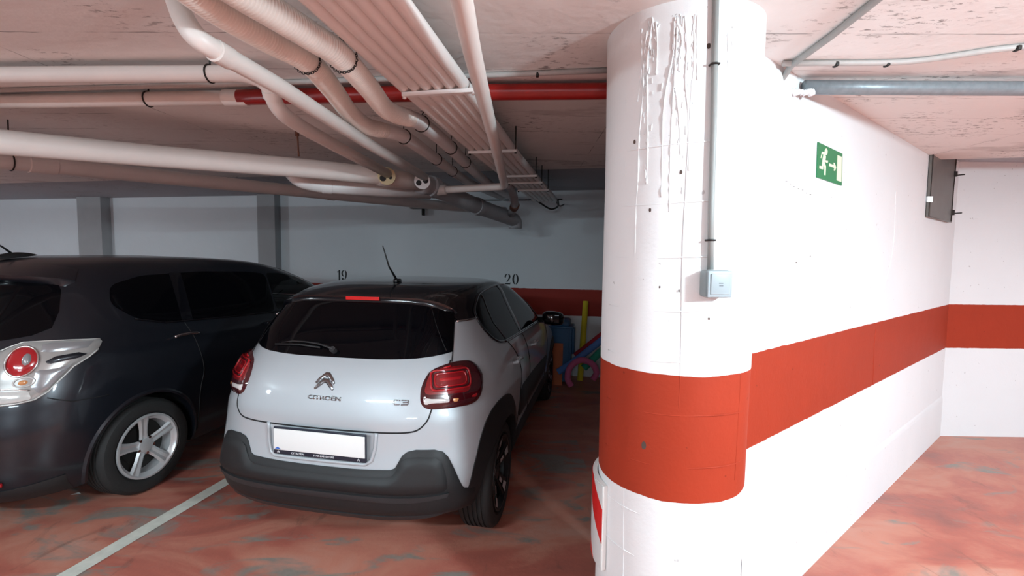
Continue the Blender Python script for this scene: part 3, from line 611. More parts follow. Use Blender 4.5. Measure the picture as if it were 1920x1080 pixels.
C3=Hull([
 # z     xr     w     xf    nr   ar   nf  af
 (.22, -.47, .780, 3.20, 3.6, .75, 2.6, .9),
 (.28, -.575,.812, 3.28, 3.7, .80, 2.6, .9),
 (.38, -.620,.838, 3.35, 3.7, .85, 2.6, .9),
 (.46, -.630,.850, 3.36, 3.7, .85, 2.6, .9),
 (.55, -.615,.860, 3.34, 3.7, .85, 2.6, .9),
 (.65, -.600,.868, 3.30, 3.6, .87, 2.6, .9),
 (.78, -.590,.868, 3.20, 3.5, .90, 2.6, .9),
 (.88, -.565,.858, 3.00, 3.3, .90, 2.6, .9),
 (.96, -.530,.838, 2.70, 3.3, .90, 2.8, .8),
 (1.02,-.495,.812, 2.35, 3.3, .88, 3.0, .7),
 (1.10,-.440,.765, 2.15, 3.4, .85, 3.2, .6),
 (1.20,-.365,.708, 1.95, 3.6, .75, 3.2, .5),
 (1.30,-.275,.655, 1.74, 3.6, .70, 3.2, .5),
 (1.37,-.205,.622, 1.56, 3.6, .65, 3.2, .5),
 (1.41,-.120,.590, 1.42, 3.4, .60, 3.2, .5),
 (1.44,.03, .556, 1.30, 3.0, .55, 3.0, .5),
 (1.46,.22, .455, 1.14, 2.6, .45, 2.6, .4),
 (1.47,.50, .140, .85, 2.2, .2, 2.2, .2),
])
VERSO=Hull([
 (.20, -.64, .840, 3.45, 3.6, .80, 2.6, .9),
 (.30, -.72, .865, 3.55, 3.6, .85, 2.6, .9),
 (.45, -.76, .885, 3.62, 3.6, .90, 2.6, .9),
 (.60, -.76, .895, 3.62, 3.5, .92, 2.6, .9),
 (.75, -.74, .895, 3.50, 3.4, .95, 2.6, .9),
 (.90, -.70, .888, 3.25, 3.3, .95, 2.6, .9),
 (1.00,-.665,.875, 2.90, 3.3, .92, 2.6, .9),
 (1.08,-.63, .850, 2.72, 3.3, .90, 2.8, .8),
 (1.20,-.56, .805, 2.58, 3.4, .85, 3.0, .7),
 (1.32,-.48, .755, 2.36, 3.6, .80, 3.0, .6),
 (1.42,-.41, .712, 2.12, 3.7, .75, 3.0, .6),
 (1.50,-.35, .672, 1.88, 3.6, .70, 3.0, .6),
 (1.55,-.28, .632, 1.66, 3.4, .65, 3.0, .6),
 (1.585,-.16,.565, 1.38, 3.0, .55, 3.0, .6),
 (1.605,.05, .430, 1.00, 2.6, .45, 2.6, .4),
 (1.615,.35, .140, .75, 2.2, .2, 2.2, .2),
])

def hull_side(H, x, z, sg=-1):
    xr, w, xf, nr, ar, nf, af = H.par(z); L = xf-xr
    if ar+af > L: k = L/(ar+af); ar *= k; af *= k
    if x < xr+ar: q = min(.99999, max(0, (xr+ar-x)/ar)); y = w*(1-q**nr)**(1/nr)
    elif x > xf-af: q = min(.99999, max(0, (x-xf+af)/af)); y = w*(1-q**nf)**(1/nf)
    else: y = w
    return (x, sg*y, z)
def hull_rear(H, y, z):
    xr, w, xf, nr, ar, nf, af = H.par(z); L = xf-xr
    if ar+af > L: k = L/(ar+af); ar *= k; af *= k
    q = min(.9999, abs(y)/w); return (xr+ar*(1-(1-q**nr)**(1/nr)), y, z)
def hull_front(H, y, z):
    xr, w, xf, nr, ar, nf, af = H.par(z); L = xf-xr
    if ar+af > L: k = L/(ar+af); ar *= k; af *= k
    q = min(.9999, abs(y)/w); return (xf-af*(1-(1-q**nf)**(1/nf)), y, z)
def maps(H):
    return dict(front=lambda u, v: hull_front(H, u, v), tz=lambda u, v: H.pt(u, v), rear=lambda u, v: hull_rear(H, u, v), right=lambda u, v: hull_side(H, u, v, -1), left=lambda u, v: hull_side(H, u, v, 1))
def at(mp, u, v, off=0.):
    e = 2e-3; p = Vector(mp(u, v)); a = Vector(mp(u+e, v))-Vector(mp(u-e, v)); b = Vector(mp(u, v+e))-Vector(mp(u, v-e))
    n = a.cross(b)
    if n.length < 1e-12: n = Vector((-1, 0, 0))
    n.normalize()
    if n.dot(p-Vector((1.2, 0, .7))) < 0: n = -n
    return p+n*off, n
def dens(poly, sp, closed=True):
    out = []; n = len(poly)
    for i in range(n if closed else n-1):
        a, b = poly[i], poly[(i+1) % n]; L = math.hypot(b[0]-a[0], b[1]-a[1]); k = max(1, int(math.ceil(L/sp)))
        out += [(a[0]+(b[0]-a[0])*j/k, a[1]+(b[1]-a[1])*j/k) for j in range(k)]
    if not closed: out.append(poly[-1])
    return out
def rnd(poly, rad, n=5):
    out = []; m_ = len(poly)
    for i in range(m_):
        a, b, c = Vector(poly[i-1]), Vector(poly[i]), Vector(poly[(i+1) % m_])
        d1 = min(rad, (a-b).length*.45); d2 = min(rad, (c-b).length*.45); s = b+(a-b).normalized()*d1; e = b+(c-b).normalized()*d2
        for k in range(n+1): t = k/n; q = s*(1-t)**2+b*2*t*(1-t)+e*t*t; out.append((q.x, q.y))
    return out
def spline2(poly, n=4): return [(p[0], p[1]) for p in smooth_path([(a, b, 0) for a, b in poly], n)]
def closed_spline(poly, n=4):
    m_ = len(poly); out = []
    for i in range(m_):
        p0, p1, p2, p3 = (np.array(poly[(i+k) % m_], float) for k in (-1, 0, 1, 2))
        for k in range(n):
            t = k/n; q = .5*((2*p1)+(-p0+p2)*t+(2*p0-5*p1+4*p2-p3)*t*t+(-p0+3*p1-3*p2+p3)*t**3); out.append((float(q[0]), float(q[1])))
    return out
def patch(name, poly, mp, m, parent, off=.004, sp=.03, edge=.6, sink=-.01, crown=0.):
    # a skin that follows the body inside the outline: off = height above the body, edge = share of it at the rim
    poly = dens(poly, sp); n = len(poly)
    us = [p[0] for p in poly]; vs = [p[1] for p in poly]
    def inside(x, y):
        c = False; j = n-1
        for i in range(n):
            if (poly[i][1] > y) != (poly[j][1] > y) and x < (poly[j][0]-poly[i][0])*(y-poly[i][1])/(poly[j][1]-poly[i][1])+poly[i][0]: c = not c
            j = i
        return c
    def dist(x, y):
        best = 9.
        for i in range(n):
            ax, ay = poly[i]; bx, by = poly[(i+1) % n]; dx, dy = bx-ax, by-ay; t = max(0, min(1, ((x-ax)*dx+(y-ay)*dy)/(dx*dx+dy*dy+1e-12)))
            best = min(best, math.hypot(x-ax-t*dx, y-ay-t*dy))
        return best
    pts = list(poly); gx = np.arange(min(us)+sp*.5, max(us), sp); gy = np.arange(min(vs)+sp*.5, max(vs), sp); D = [0.]*n
    for y in gy:
        for x in gx:
            if inside(x, y):
                d = dist(x, y)
                if d > sp*.38: pts.append((float(x), float(y))); D.append(d)
    V2, E2, F2, ov, _, _ = delaunay_2d_cdt([Vector(p) for p in pts], [(i, (i+1) % n) for i in range(n)], [], 1, 1e-7)
    dmax = max(D) if max(D) > 0 else 1
    V = []
    for q, src in zip(V2, ov):
        d = D[src[0]] if src else sp; k = min(1, d/(sp*1.2)); h = off*(edge+(1-edge)*k)+crown*min(1, d/dmax)**.5*(d > 0)
        V.append(at(mp, q.x, q.y, h)[0])
    base = len(V); V += [at(mp, p[0], p[1], off*edge)[0] for p in poly]; V += [at(mp, p[0], p[1], sink)[0] for p in poly]
    F = [tuple(t) for t in F2]+[(base+i, base+(i+1) % n, base+n+(i+1) % n, base+n+i) for i in range(n)]
    me = bpy.data.meshes.new(name); me.from_pydata([tuple(v) for v in V], [], F); me.update()
    bm = bmesh.new(); bm.from_mesh(me)
    c0 = Vector((1.2, 0, .7)); bm.faces.ensure_lookup_table()
    for i, fc in enumerate(bm.faces):
        if i < len(F2) and fc.normal.dot(fc.calc_center_median()-c0) < 0: fc.normal_flip()
    bm.to_mesh(me); bm.free()
    return link(name, me, m, parent, True)
def strip(name, path, mp, m, parent, r=.004, off=.0, seg=8, flat=1., closed=False):
    mb = MB(); tube(mb, [at(mp, u, v, off)[0] for u, v in dens(path, .02, closed)], r, seg, True, closed, flat); return mb.obj(name, m, parent)
def hull_mesh(H, z0, z1, nz, nt, cap_top=True):
    G = H.grid(z0, z1, nz, nt); V = G.reshape(-1, 3).tolist(); F = []
    for i in range(nz-1):
        for j in range(nt): F.append((i*nt+j, i*nt+(j+1) % nt, (i+1)*nt+(j+1) % nt, (i+1)*nt+j))
    F.append(tuple(range(nt))[::-1])
    if cap_top: F.append(tuple((nz-1)*nt+j for j in range(nt)))
    return V, F
def cut(o, cutters):
    for c in cutters:
        md = o.modifiers.new('cut', 'BOOLEAN'); md.operation = 'DIFFERENCE'; md.solver = 'EXACT'; md.object = c; md.material_mode = 'TRANSFER'
    bpy.context.view_layer.update(); dg = bpy.context.evaluated_depsgraph_get(); me = bpy.data.meshes.new_from_object(o.evaluated_get(dg))
    o.modifiers.clear(); old = o.data; o.data = me; me.name = old.name
    for c in cutters: bpy.data.objects.remove(c)
    for p in me.polygons: p.use_smooth = True
    sharp_edges(me, .6)
def well(x, z, r, w, par):
    out = []
    for s in (-1, 1):
        mb = MB(); tube(mb, [(x, s*(w-.36), z), (x, s*(w+.3), z)], r, 40); out.append(mb.obj('cutter', M['plastic'], par))
    return out
def tyre_mesh(r, w, rim):
    mb = MB(); h = w/2
    prof = [(-h*.75, rim), (-h*.95, rim+.02), (-h, rim+(r-rim)*.5), (-h*.93, r-.022), (-h*.78, r-.006), (-h*.60, r)]
    g = []
    for y in (-.52, -.26, 0, .26, .52): g += [(h*(y-.06), r), (h*(y-.045), r-.007), (h*(y+.045), r-.007), (h*(y+.06), r)]
    prof += g+[(-a, b) for a, b in prof[::-1]]+[(h*.5, rim-.02), (-h*.5, rim-.02), (-h*.75, rim)]
    lathe(mb, prof, 64); return mb
def spoke_wheel(root, name, c, side, r, w, rim, style, mrim, rot=0.):
    # side -1 = right side of the car; local axis y
    wh = bpy.data.objects.new(name, None); COL.objects.link(wh); wh.parent = root; wh.location = c; wh.empty_display_size = .1
    o = tyre_mesh(r, w, rim).obj('tyre', M['tyre'], wh, True, .5)
    fy = side*w*.5
    mb = MB(); prof = [(fy*.86, rim+.004), (fy*.97, rim+.002), (fy*.97, rim-.010), (fy*.80, rim-.020), (fy*.70, rim-.034), (-fy*.7, rim-.045)]
    lathe(mb, prof, 64); mb.obj('rim_lip', M['alloy'] if style != 'dark' else M['darkalloy'], wh, True, .7)
    mb = MB(); lathe(mb, [(fy*.05, .01), (fy*.05, rim-.04)], 40); lathe(mb, [(fy*.12, .055), (fy*.12, .125), (fy*.02, .125)], 40); mb.obj('brake_disc', M['dark'], wh, True, .7)
    n = 5
    for k in range(n):
        mb = MB(); ms = MB(); a = rot+2*PI*k/n; ca, sa = math.cos(a), math.sin(a)
        def pt(rad, tan_, y): return (ca*rad-sa*tan_, y, sa*rad+ca*tan_)
        if style == 'five':
            R_ = [(.035, .034, .62), (.075, .030, .66), (.12, .031, .74), (.16, .036, .80), (rim-.012, .044, .88)]
            V = []; F = []
            for rad, hw, yy in R_:
                V += [pt(rad, -hw, fy*(yy-.09)), pt(rad, -hw*.55, fy*yy), pt(rad, 0, fy*(yy-.05)), pt(rad, hw*.55, fy*yy), pt(rad, hw, fy*(yy-.09)), pt(rad, 0, fy*(yy-.30))]
            for i in range(len(R_)-1):
                for j in range(6): F.append((i*6+j, i*6+(j+1) % 6, i*6+6+(j+1) % 6, i*6+6+j))
            mb.add(V, F)
        else:
            for tgt, base_ in ((-.24, -.02), (.24, .02)):
                V = []; F = []
                rr = [(.04, 0, .55), (.10, .35, .66), (.15, .72, .78), (rim-.012, 1., .90)]
                for rad, q, yy in rr:
                    cen = base_+(math.tan(tgt)*rad-base_)*q; hw = .013+.003*q
                    V += [pt(rad, cen-hw, fy*(yy-.12)), pt(rad, cen-hw*.8, fy*yy), pt(rad, cen+hw*.8, fy*yy), pt(rad, cen+hw, fy*(yy-.12))]
                for i in range(len(rr)-1):
                    for j in range(4): F.append((i*4+j, i*4+(j+1) % 4, i*4+4+(j+1) % 4, i*4+4+j))
                mb.add(V, F)
            ms.add([pt(.15, -.020, fy*.84), pt(.15, .020, fy*.84), pt(rim-.02, .032, fy*.93), pt(rim-.02, -.032, fy*.93)], [(0, 1, 2, 3)])
            ms.add([pt(.085, -.014, fy*.70), pt(.085, .014, fy*.70), pt(.13, .012, fy*.79), pt(.13, -.012, fy*.79)], [(0, 1, 2, 3)])
        mb.obj('spoke', mrim, wh, True, .45)
        if style != 'five': ms.obj('polished_insert', M['alloy'], wh, False)
    mb = MB(); lathe(mb, [(fy*.55, .052), (fy*.68, .048), (fy*.72, .030), (fy*.73, .001)], 28); hub = mb.obj('hub_cap', mrim, wh, True, .6)
    mb = MB()
    for k in range(5):
        a = rot+2*PI*(k+.5)/5; tube(mb, [(.055*math.cos(a), fy*.60, .055*math.sin(a)), (.055*math.cos(a), fy*.70, .055*math.sin(a))], .010, 8)
    mb.obj('wheel_nuts', M['chrome'] if style == 'five' else M['dark'], wh, True, .6)
    return wh
def text_on(name, s, size, u0, v0, mp, m, parent, off=.004, stretch=1., space=1., bold=0., sgn=-1.):
    me = text_mesh(s, size, 0, bold, 0, space); w = max(v.co.x for v in me.vertices)
    bm = bmesh.new(); bm.from_mesh(me)
    ext = bmesh.ops.extrude_face_region(bm, geom=bm.faces[:]); top = [g for g in ext['geom'] if isinstance(g, bmesh.types.BMVert)]
    bm.verts.index_update(); tops = set(v.index for v in top)
    for v in bm.verts: v.co = at(mp, u0+sgn*v.co.x*stretch, v0+v.co.y, off if v.index in tops else -.001)[0]
    bmesh.ops.recalc_face_normals(bm, faces=bm.faces); bm.to_mesh(me); bm.free(); me.name = name; me.materials.clear()
    return link(name, me, m, parent, False)
mirror_tz = lambda L: [(-a, b) for a, b in L]
# =================================================================== silver hatchback
SILVER = thing('hatchback', 'silver small hatchback with a black roof parked in bay 20', 'car', (-.873, 2.95, 0), PI/2-TH)
mp = maps(C3); S = SILVER
V, F = hull_mesh(C3, .30, 1.258, 70, 150)
body = MB().add(V, F).obj('body_shell', M['silver'], S)
cut(body, well(0, .315, .352, .86, S)+well(2.54, .315, .352, .86, S))
V, F = hull_mesh(C3, 1.258, 1.4695, 40, 150)
MB().add(V, F).obj('roof', M['gloss'], S)
o = None
# raised tailgate skin with its gap
TGs = [(.60, 1.07), (.545, .96), (.487, .85), (.468, .81), (.444, .779), (.415, .755), (.380, .744), (.315, .739), (.2, .737), (0, .735)]
tg = TGs+[(-a, b) for a, b in TGs[::-1][1:]]
loop = tg+[(-.62, 1.10), (-.40, 1.095), (0, 1.09), (.40, 1.095), (.62, 1.10)]
patch('tailgate', loop, mp['tz'], M['silver'], S, .005, .028, .35, -.004)
strip('tailgate_gap', spline2(tg, 4), mp['tz'], M['seam'], S, .0042, .0008)
for sg in (1, -1): strip('tailgate_gap', [(sg*.607, 1.063), (sg*.640, 1.16), (sg*.676, 1.26)], mp['tz'], M['seam'], S, .003, .0015)
# crease that runs round the tailgate below the emblem
# rear screen: black glass up to the spoiler
gl = [(0, 1.080), (.20, 1.0805), (.30, 1.083), (.411, 1.087), (.50, 1.094), (.575, 1.103), (.622, 1.110), (.640, 1.16), (.672, 1.26), (.690, 1.34), (.60, 1.37), (.4, 1.385), (0, 1.39)]
gl = [(-a, b) for a, b in gl]+[(a, b) for a, b in gl[::-1] if a > 0]
rg = patch('rear_window', gl, mp['tz'], M['glass'], S, .007, .03, .5, -.004)
strip('window_frit', [(-.585, 1.115), (-.50, 1.36)], mp['tz'], M['seam'], rg, .004, .0055, 6, .3); strip('window_frit', [(.585, 1.115), (.50, 1.36)], mp['tz'], M['seam'], rg, .004, .0055, 6, .3)
# roof spoiler: a lip that overhangs the screen
mb = MB(); n = 60; V = []; F = []
for i in range(n+1):
    t = -.70+1.40*i/n; q = abs(t)/.70; zl = 1.392-.085*q**5; fall = 1-q**6
    A = Vector(C3.pt(t, min(1.448, zl+.052))); B0 = Vector(C3.pt(t, zl)); Dn = Vector(C3.pt(t, zl-.040))
    out_ = at(mp['tz'], t, zl-.02)[1]; out_.z = 0; out_.normalize()
    lip = B0+out_*(.012+.042*fall)+Vector((0, 0, .004*fall)); low = lip+Vector((0, 0, -.016-.006*fall))-out_*.006
    A2 = A+Vector((0, 0, .004)); mid = (A2+lip)/2+Vector((0, 0, .007*fall))
    V += [A-Vector((0, 0, .01)), A2, mid, lip, low, Dn+out_*.004]
for i in range(n):
    for j in range(5): F.append((i*6+j, i*6+j+1, i*6+6+j+1, i*6+6+j))
spo = mb.add(V, F).obj('roof_spoiler', M['gloss'], S, True, 1.0)
# third brake light set in the lip
mb = MB(); V = []; F = []; n = 16
for i in range(n+1):
    t = -.137+.195*i/n; q = abs(t)/.7; zl = 1.392; B0 = Vector(C3.pt(t, zl)); o_ = Vector((-1, 0, 0)); p = B0+o_*.0565+Vector((0, 0, .001))
    for a, b in ((.0, .003), (.003, .002), (.003, -.016), (.0, -.018)): V.append(p+o_*a+Vector((0, 0, b)))
for i in range(n):
    for j in range(3): F.append((i*4+j, i*4+j+1, i*4+5+j, i*4+4+j))
F += [(0, 1, 2, 3), (n*4+3, n*4+2, n*4+1, n*4)]
mb.add(V, F).obj('brake_light', M['brake'], spo, False)['label'] = 'red strip of the third brake light'
ae = bevel_box('aerial_base', (.224, -.047, 1.468), (.075, .035, .030), .010, M['gloss'], S)
mb = MB(); tube(mb, [(.212, -.046, 1.478), (.16, -.018, 1.565), (.085, -.012, 1.702)], [.0085, .0055, .0032], 10); mb.obj('aerial_mast', M['plastic'], ae)
# wiper
mb = MB(); wp = [(.012, 1.110), (.05, 1.120), (.114, 1.132), (.20, 1.137), (.272, 1.136), (.342, 1.126)]
tube(mb, [at(mp['rear'], u, v, .030)[0] for u, v in wp], [.010, .009, .007, .006, .006, .004], 10, flat=.6)
wo = mb.obj('wiper_arm', M['plastic2'], S)
p, nn_ = at(mp['rear'], .012, 1.108, 0); disc_tube('wiper_pivot', p, nn_, .016, .036, M['plastic2'], wo, 18)
mb = MB(); tube(mb, [at(mp['rear'], u, v, .016)[0] for u, v in ((.10, 1.118), (.23, 1.126), (.40, 1.118))], .006, 8); mb.obj('wiper_blade', M['plastic'], wo)
# tail lights
LT = [(.605, 1.058), (.543, 1.046), (.491, 1.028), (.459, .996), (.440, .960), (.433, .921), (.437, .882), (.453, .859), (.480, .849), (.542, .846), (.620, .845), (.684, .846), (.727, .860), (.750, .890), (.763, .932), (.766, .966), (.756, 1.006), (.732, 1.038), (.703, 1.054), (.653, 1.060)]
def rr(t0, t1, z0, z1, r): return rnd([(t0, z0), (t1, z0), (t1, z1), (t0, z1)], r)
for sg in (-1, 1):
    fx = lambda L: [(sg*a, b) for a, b in L]
    tl = patch('tail_light', fx(closed_spline(LT, 3)), mp['tz'], M['lampd'], S, .020, .016, .3, -.006, .006)
    tl['label'] = 'dark red rounded tail light, '+('right' if sg < 0 else 'left')
    patch('red_lens', fx(rnd([(.447, .916), (.672, .908), (.690, .985), (.660, 1.033), (.530, 1.030), (.470, 1.0)], .03)), mp['tz'], M['lamp'], tl, .0268, .016, .95, .010, .001)
    for k, (a, b, c, d, mm, w_) in enumerate(((.482, .676, .930, 1.018, 'lampm', .0058), (.500, .656, .946, 1.004, 'lampm', .0045))):
        strip('light_ring', fx(rr(a, b, c, d, .024)), mp['tz'], M[mm], tl, w_, .0285, 8, 1, True)
    strip('dark_ring', fx(rr(.491, .666, .938, 1.011, .022)), mp['tz'], M['lampd'], tl, .0045, .0295, 8, 1, True)
    patch('inner_lens', fx(rr(.512, .646, .958, .994, .012)), mp['tz'], M['lampm'], tl, .0300, .014, .8, .015)
    patch('reverse_lens', fx(rnd([(.448, .905), (.575, .897), (.574, .868), (.452, .872)], .010)), mp['tz'], M['rev'], tl, .0290, .012, .7, .010)['label'] = 'clear white strip'
    patch('indicator_lens', fx(rnd([(.578, .897), (.622, .893), (.620, .866), (.577, .868)], .008)), mp['tz'], M['amber'], tl, .0285, .012, .7, .010)
    patch('red_reflector', fx(rnd([(.640, .885), (.720, .905), (.718, .870), (.645, .868)], .010)), mp['tz'], M['lampm'], tl, .0272, .012, .7, .010)
    for a, b in (((.492, 1.012), (.520, 1.024)), ((.550, 1.030), (.590, 1.036))): strip('bright_dash', fx([a, b]), mp['tz'], M['lampr'], tl, .0048, .022, 8)
# emblem and lettering
def on_rear(poly, name, m, off):
    return patch(name, poly, mp['rear'], m, S, off, .01, .55, -.004)
for dz in (0, -.0285):
    c0 = .007
    ch = [(.0575, .958), (.046, .976), (.012, 1.0065), (-.012, 1.0065), (-.046, .976), (-.0575, .958), (-.050, .952), (-.040, .958), (-.006, .985), (.006, .985), (.040, .958), (.050, .952)]
    on_rear([(c0+a, b+dz) for a, b in ch], 'emblem_chevron', M['badge'], .016)
text_on('nameplate', 'CITRO\u00cbN', .026, .090, .878, mp['rear'], M['badge'], S, .009, 1.75, 1.0, .0006)
for pts in ([(-.418, .8945), (-.392, .8965), (-.388, .891), (-.388, .881), (-.393, .876), (-.418, .8755)], [(-.426, .8955), (-.458, .8945), (-.462, .890), (-.458, .8855), (-.434, .8855)], [(-.458, .8850), (-.462, .880), (-.458, .875), (-.426, .8745)]):
    strip('model_lettering', pts, mp['rear'], M['badge'], S, .0033, .008, 8)
# black bumper cladding that wraps the corners
half = [(0, .546), (.10, .547), (.20, .551), (.285, .556), (.305, .565), (.322, .597), (.338, .627), (.363, .646), (.403, .655), (.494, .651), (.536, .637), (.564, .609), (.599, .553), (.639, .487), (.667, .441), (.684, .421), (.715, .409), (.755, .405)]
top = [(-a, b) for a, b in half][::-1]; top = top+[(a, b) for a, b in half[1:]]
low = [(.765, .30), (.74, .285), (.70, .29), (.6, .296), (.4, .302), (0, .297), (-.4, .302), (-.6, .296), (-.70, .29), (-.74, .285), (-.765, .30)]
cl = patch('bumper_cladding', top+low, mp['tz'], M['plastic'], S, .017, .022, .30, -.01)
inner = [(0, .512), (.20, .515), (.275, .518), (.300, .532), (.322, .570), (.337, .600), (.365, .618), (.42, .624), (.495, .614), (.530, .590), (.552, .545), (.570, .494), (.580, .441), (.3, .438), (0, .437)]
inner = [(-a, b) for a, b in inner]+[(a, b) for a, b in inner[::-1] if a > 0]
patch('bumper_pad', inner, mp['tz'], M['plastic'], cl, .030, .022, .55, .005)
ls = [(.585, .432), (.4, .4265), (0, .4245)]; ls = [(-a, b) for a, b in ls]+[(a, b) for a, b in ls[::-1][1:]]
st = [(.575, .415), (.4, .404), (0, .400)]; st = [(-a, b) for a, b in st[::-1]]; st = [(a, b) for a, b in [(.575, .415), (.4, .404), (0, .400), (-.4, .404), (-.575, .415)]]
patch('step_edge', [(-.585, .436), (-.4, .431), (0, .429), (.4, .431), (.585, .436)]+st, mp['tz'], M['plastic2'], cl, .036, .02, .7, .01)
lo = [(.66, .345), (.5, .318), (.25, .305), (0, .302)]; lo = lo+[(-a, b) for a, b in lo[::-1][1:]]
patch('valance_lip', lo+[(-.66, .325), (-.5, .292), (-.25, .276), (0, .273), (.25, .276), (.5, .292), (.66, .325)], mp['tz'], M['plastic2'], cl, .020, .02, .6, -.01)
# number plate in its recess
strip('plate_surround', [(.312, .742), (.300, .64), (.285, .590), (.26, .574), (0, .572), (-.26, .575), (-.293, .595), (-.308, .66), (-.312, .735)], mp['rear'], M['silver'], S, .010, .003, 10)
PX = C3.par(.66)[0]-.030
fr = bevel_box('plate_frame', (PX+.004, -.012, .664), (.012, .530, .146), .004, M['frame'], S)
pl = bevel_box('plate', (PX-.004, -.012, .672), (.006, .520, .112), .0025, M['plate'], fr)
mb = MB(); mb.add([(PX-.0076, .243, .6215), (PX-.0076, .205, .6215), (PX-.0076, .224, .632)], [(0, 1, 2)]); mb.obj('blue_mark', M['blue'], fr, False)
flat = lambda u, v: (PX-.0022, u, v)
text_on('frame_lettering', 'CITRO\u00cbN', .014, .150, .5985, flat, M['letter'], fr, .0012, 1.25, 1.05)
text_on('frame_lettering', 'STAR CAR SISTEMS', .014, .020, .5985, flat, M['letter'], fr, .0012, 1.0, 1.02)
for u in (.225, -.235):
    mb = MB()
    for k in range(2): prism(mb, [(u+.007, .599+.005*k), (u, .606+.005*k), (u-.007, .599+.005*k), (u-.007, .597+.005*k), (u, .603+.005*k), (u+.007, .597+.005*k)], lambda a, b, d: (PX-.002-d, a, b), 0, .0012)
    mb.obj('frame_logo', M['letter'], fr, False)
# sides
for sd, sg in (('right', -1), ('left', 1)):
    q = mp[sd]
    win = [(.038, 1.262), (.040, 1.204), (.080, 1.150), (.128, 1.113), (.200, 1.086), (.30, 1.074), (.40, 1.068), (.80, 1.054), (1.40, 1.036), (1.62, 1.030), (1.76, 1.045), (1.70, 1.19), (1.585, 1.29), (1.43, 1.366), (1.25, 1.398), (1.0, 1.411), (.67, 1.410), (.29, 1.390), (.14, 1.348), (.06, 1.30)]
    w_ = patch('side_window', closed_spline(win, 3), q, M['glass'], S, .006, .03, .6, -.004)
    strip('window_trim', closed_spline(win, 3), q, M['gloss'], w_, .009, .005, 8, .7, True)
    patch('door_pillar', [(.845, 1.405), (.80, 1.06), (.89, 1.057), (.925, 1.408)], q, M['gloss'], w_, .011, .03, .7, 0)
    strip('pillar_trim', [(.30, 1.385), (.26, 1.20), (.345, 1.075)], q, M['gloss'], w_, .010, .004, 8, .6)
    strip('window_sill_trim', [(.30, 1.070), (.40, 1.062), (.80, 1.048), (1.40, 1.030), (1.62, 1.024)], q, M['gloss'], w_, .012, .004, 8, .6)
    strip('chrome_strip', [(-.148, 1.258), (-.06, 1.2585), (.035, 1.258)], q, M['chrome'], S, .007, .004, 8)
    # wheel arch cladding
    for cx in (0., 2.54):
        mb = MB(); V = []; F = []; n = 40
        outl = [(-.418, .32), (-.418, .415), (-.400, .51), (-.340, .655), (-.260, .755), (-.152, .800), (.0, .803), (.12, .765), (.24, .67), (.34, .53), (.40, .40), (.41, .30)]
        if cx: outl = [(a*1.0, .32+(b-.32)*.88) for a, b in outl]
        od = spline2(outl, 5); od = [od[int(round(i*(len(od)-1)/n))] for i in range(n+1)]
        for i in range(n+1):
            ox, oz = od[i]; a = math.atan2(oz-.315, ox); ix, iz = .350*math.cos(a), .315+.350*math.sin(a)
            p0 = at(q, cx+ox, oz, -.004)[0]; p1 = at(q, cx+ox, oz, .006)[0]; p2 = at(q, cx+ix, max(iz, .268), .013)[0]; p3 = p2+Vector((0, -sg*.07, 0))
            V += [p0, p1, p2, p3]
        for i in range(n):
            for j in range(3): F.append((i*4+j, i*4+j+1, i*4+5+j, i*4+4+j))
        mb.add(V, F).obj('arch_cladding', M['plastic'], S, True, .8)
    patch('sill_cladding', [(.40, .275), (2.13, .275), (2.12, .42), (1.9, .44), (.6, .445), (.43, .43)], q, M['plastic'], S, .016, .04, .4, -.01)
    patch('door_bump_strip', rnd([(.46, .50), (1.86, .50), (1.90, .66), (1.2, .70), (.52, .72), (.42, .66)], .06), q, M['plastic'], S, .018, .04, .3, -.01)
    strip('door_gap', spline2([(.36, 1.07), (.46, .95), (.50, .80), (.44, .66), (.40, .45)]), q, M['seam'], S, .0035, .001)
    strip('door_gap', [(.86, 1.05), (.865, .75), (.87, .45)], q, M['seam'], S, .0035, .001)
    strip('door_gap', [(1.98, 1.0), (1.96, .75), (1.9, .45)], q, M['seam'], S, .0035, .001)
    for hx, hz in ((.37, .93), (1.13, .915)):
        h_ = strip('door_handle', [(hx-.085, hz), (hx-.05, hz+.004), (hx+.05, hz+.002), (hx+.085, hz-.004)], q, M['silver'], S, .013, .030, 10, .8)
        for xx in (-.075, .075): p, nn_ = at(q, hx+xx, hz, 0); disc_tube('handle_mount', p, nn_, .012, .03, M['silver'], h_, 10)
    # door mirror
    mb = MB(); c0 = Vector((1.72, sg*.955, 1.055)); V = []; F = []
    for i in range(9):
        a = -PI/2+PI*i/8
        for j in range(16):
            b = 2*PI*j/16; e = .72
            cs = lambda x: math.copysign(abs(x)**e, x)
            V.append(c0+Vector((.075*math.cos(a)*cs(math.cos(b))*1.0+.02*math.sin(a), sg*.105*cs(math.sin(a)), .068*abs(math.cos(a))**.6*cs(math.sin(b))-.01*math.sin(a))))
    for i in range(8):
        for j in range(16): F.append((i*16+j, i*16+(j+1) % 16, i*16+16+(j+1) % 16, i*16+16+j))
    mi = mb.add(V, F).obj('door_mirror', M['gloss'], S)
    mb = MB(); tube(mb, [(1.76, sg*.80, 1.03), (1.74, sg*.90, 1.035)], .028, 10); mb.obj('mirror_foot', M['plastic'], mi)
    bevel_box('mirror_glass', (1.655, sg*.955, 1.055), (.012, .15, .10), .012, M['glass'], mi)
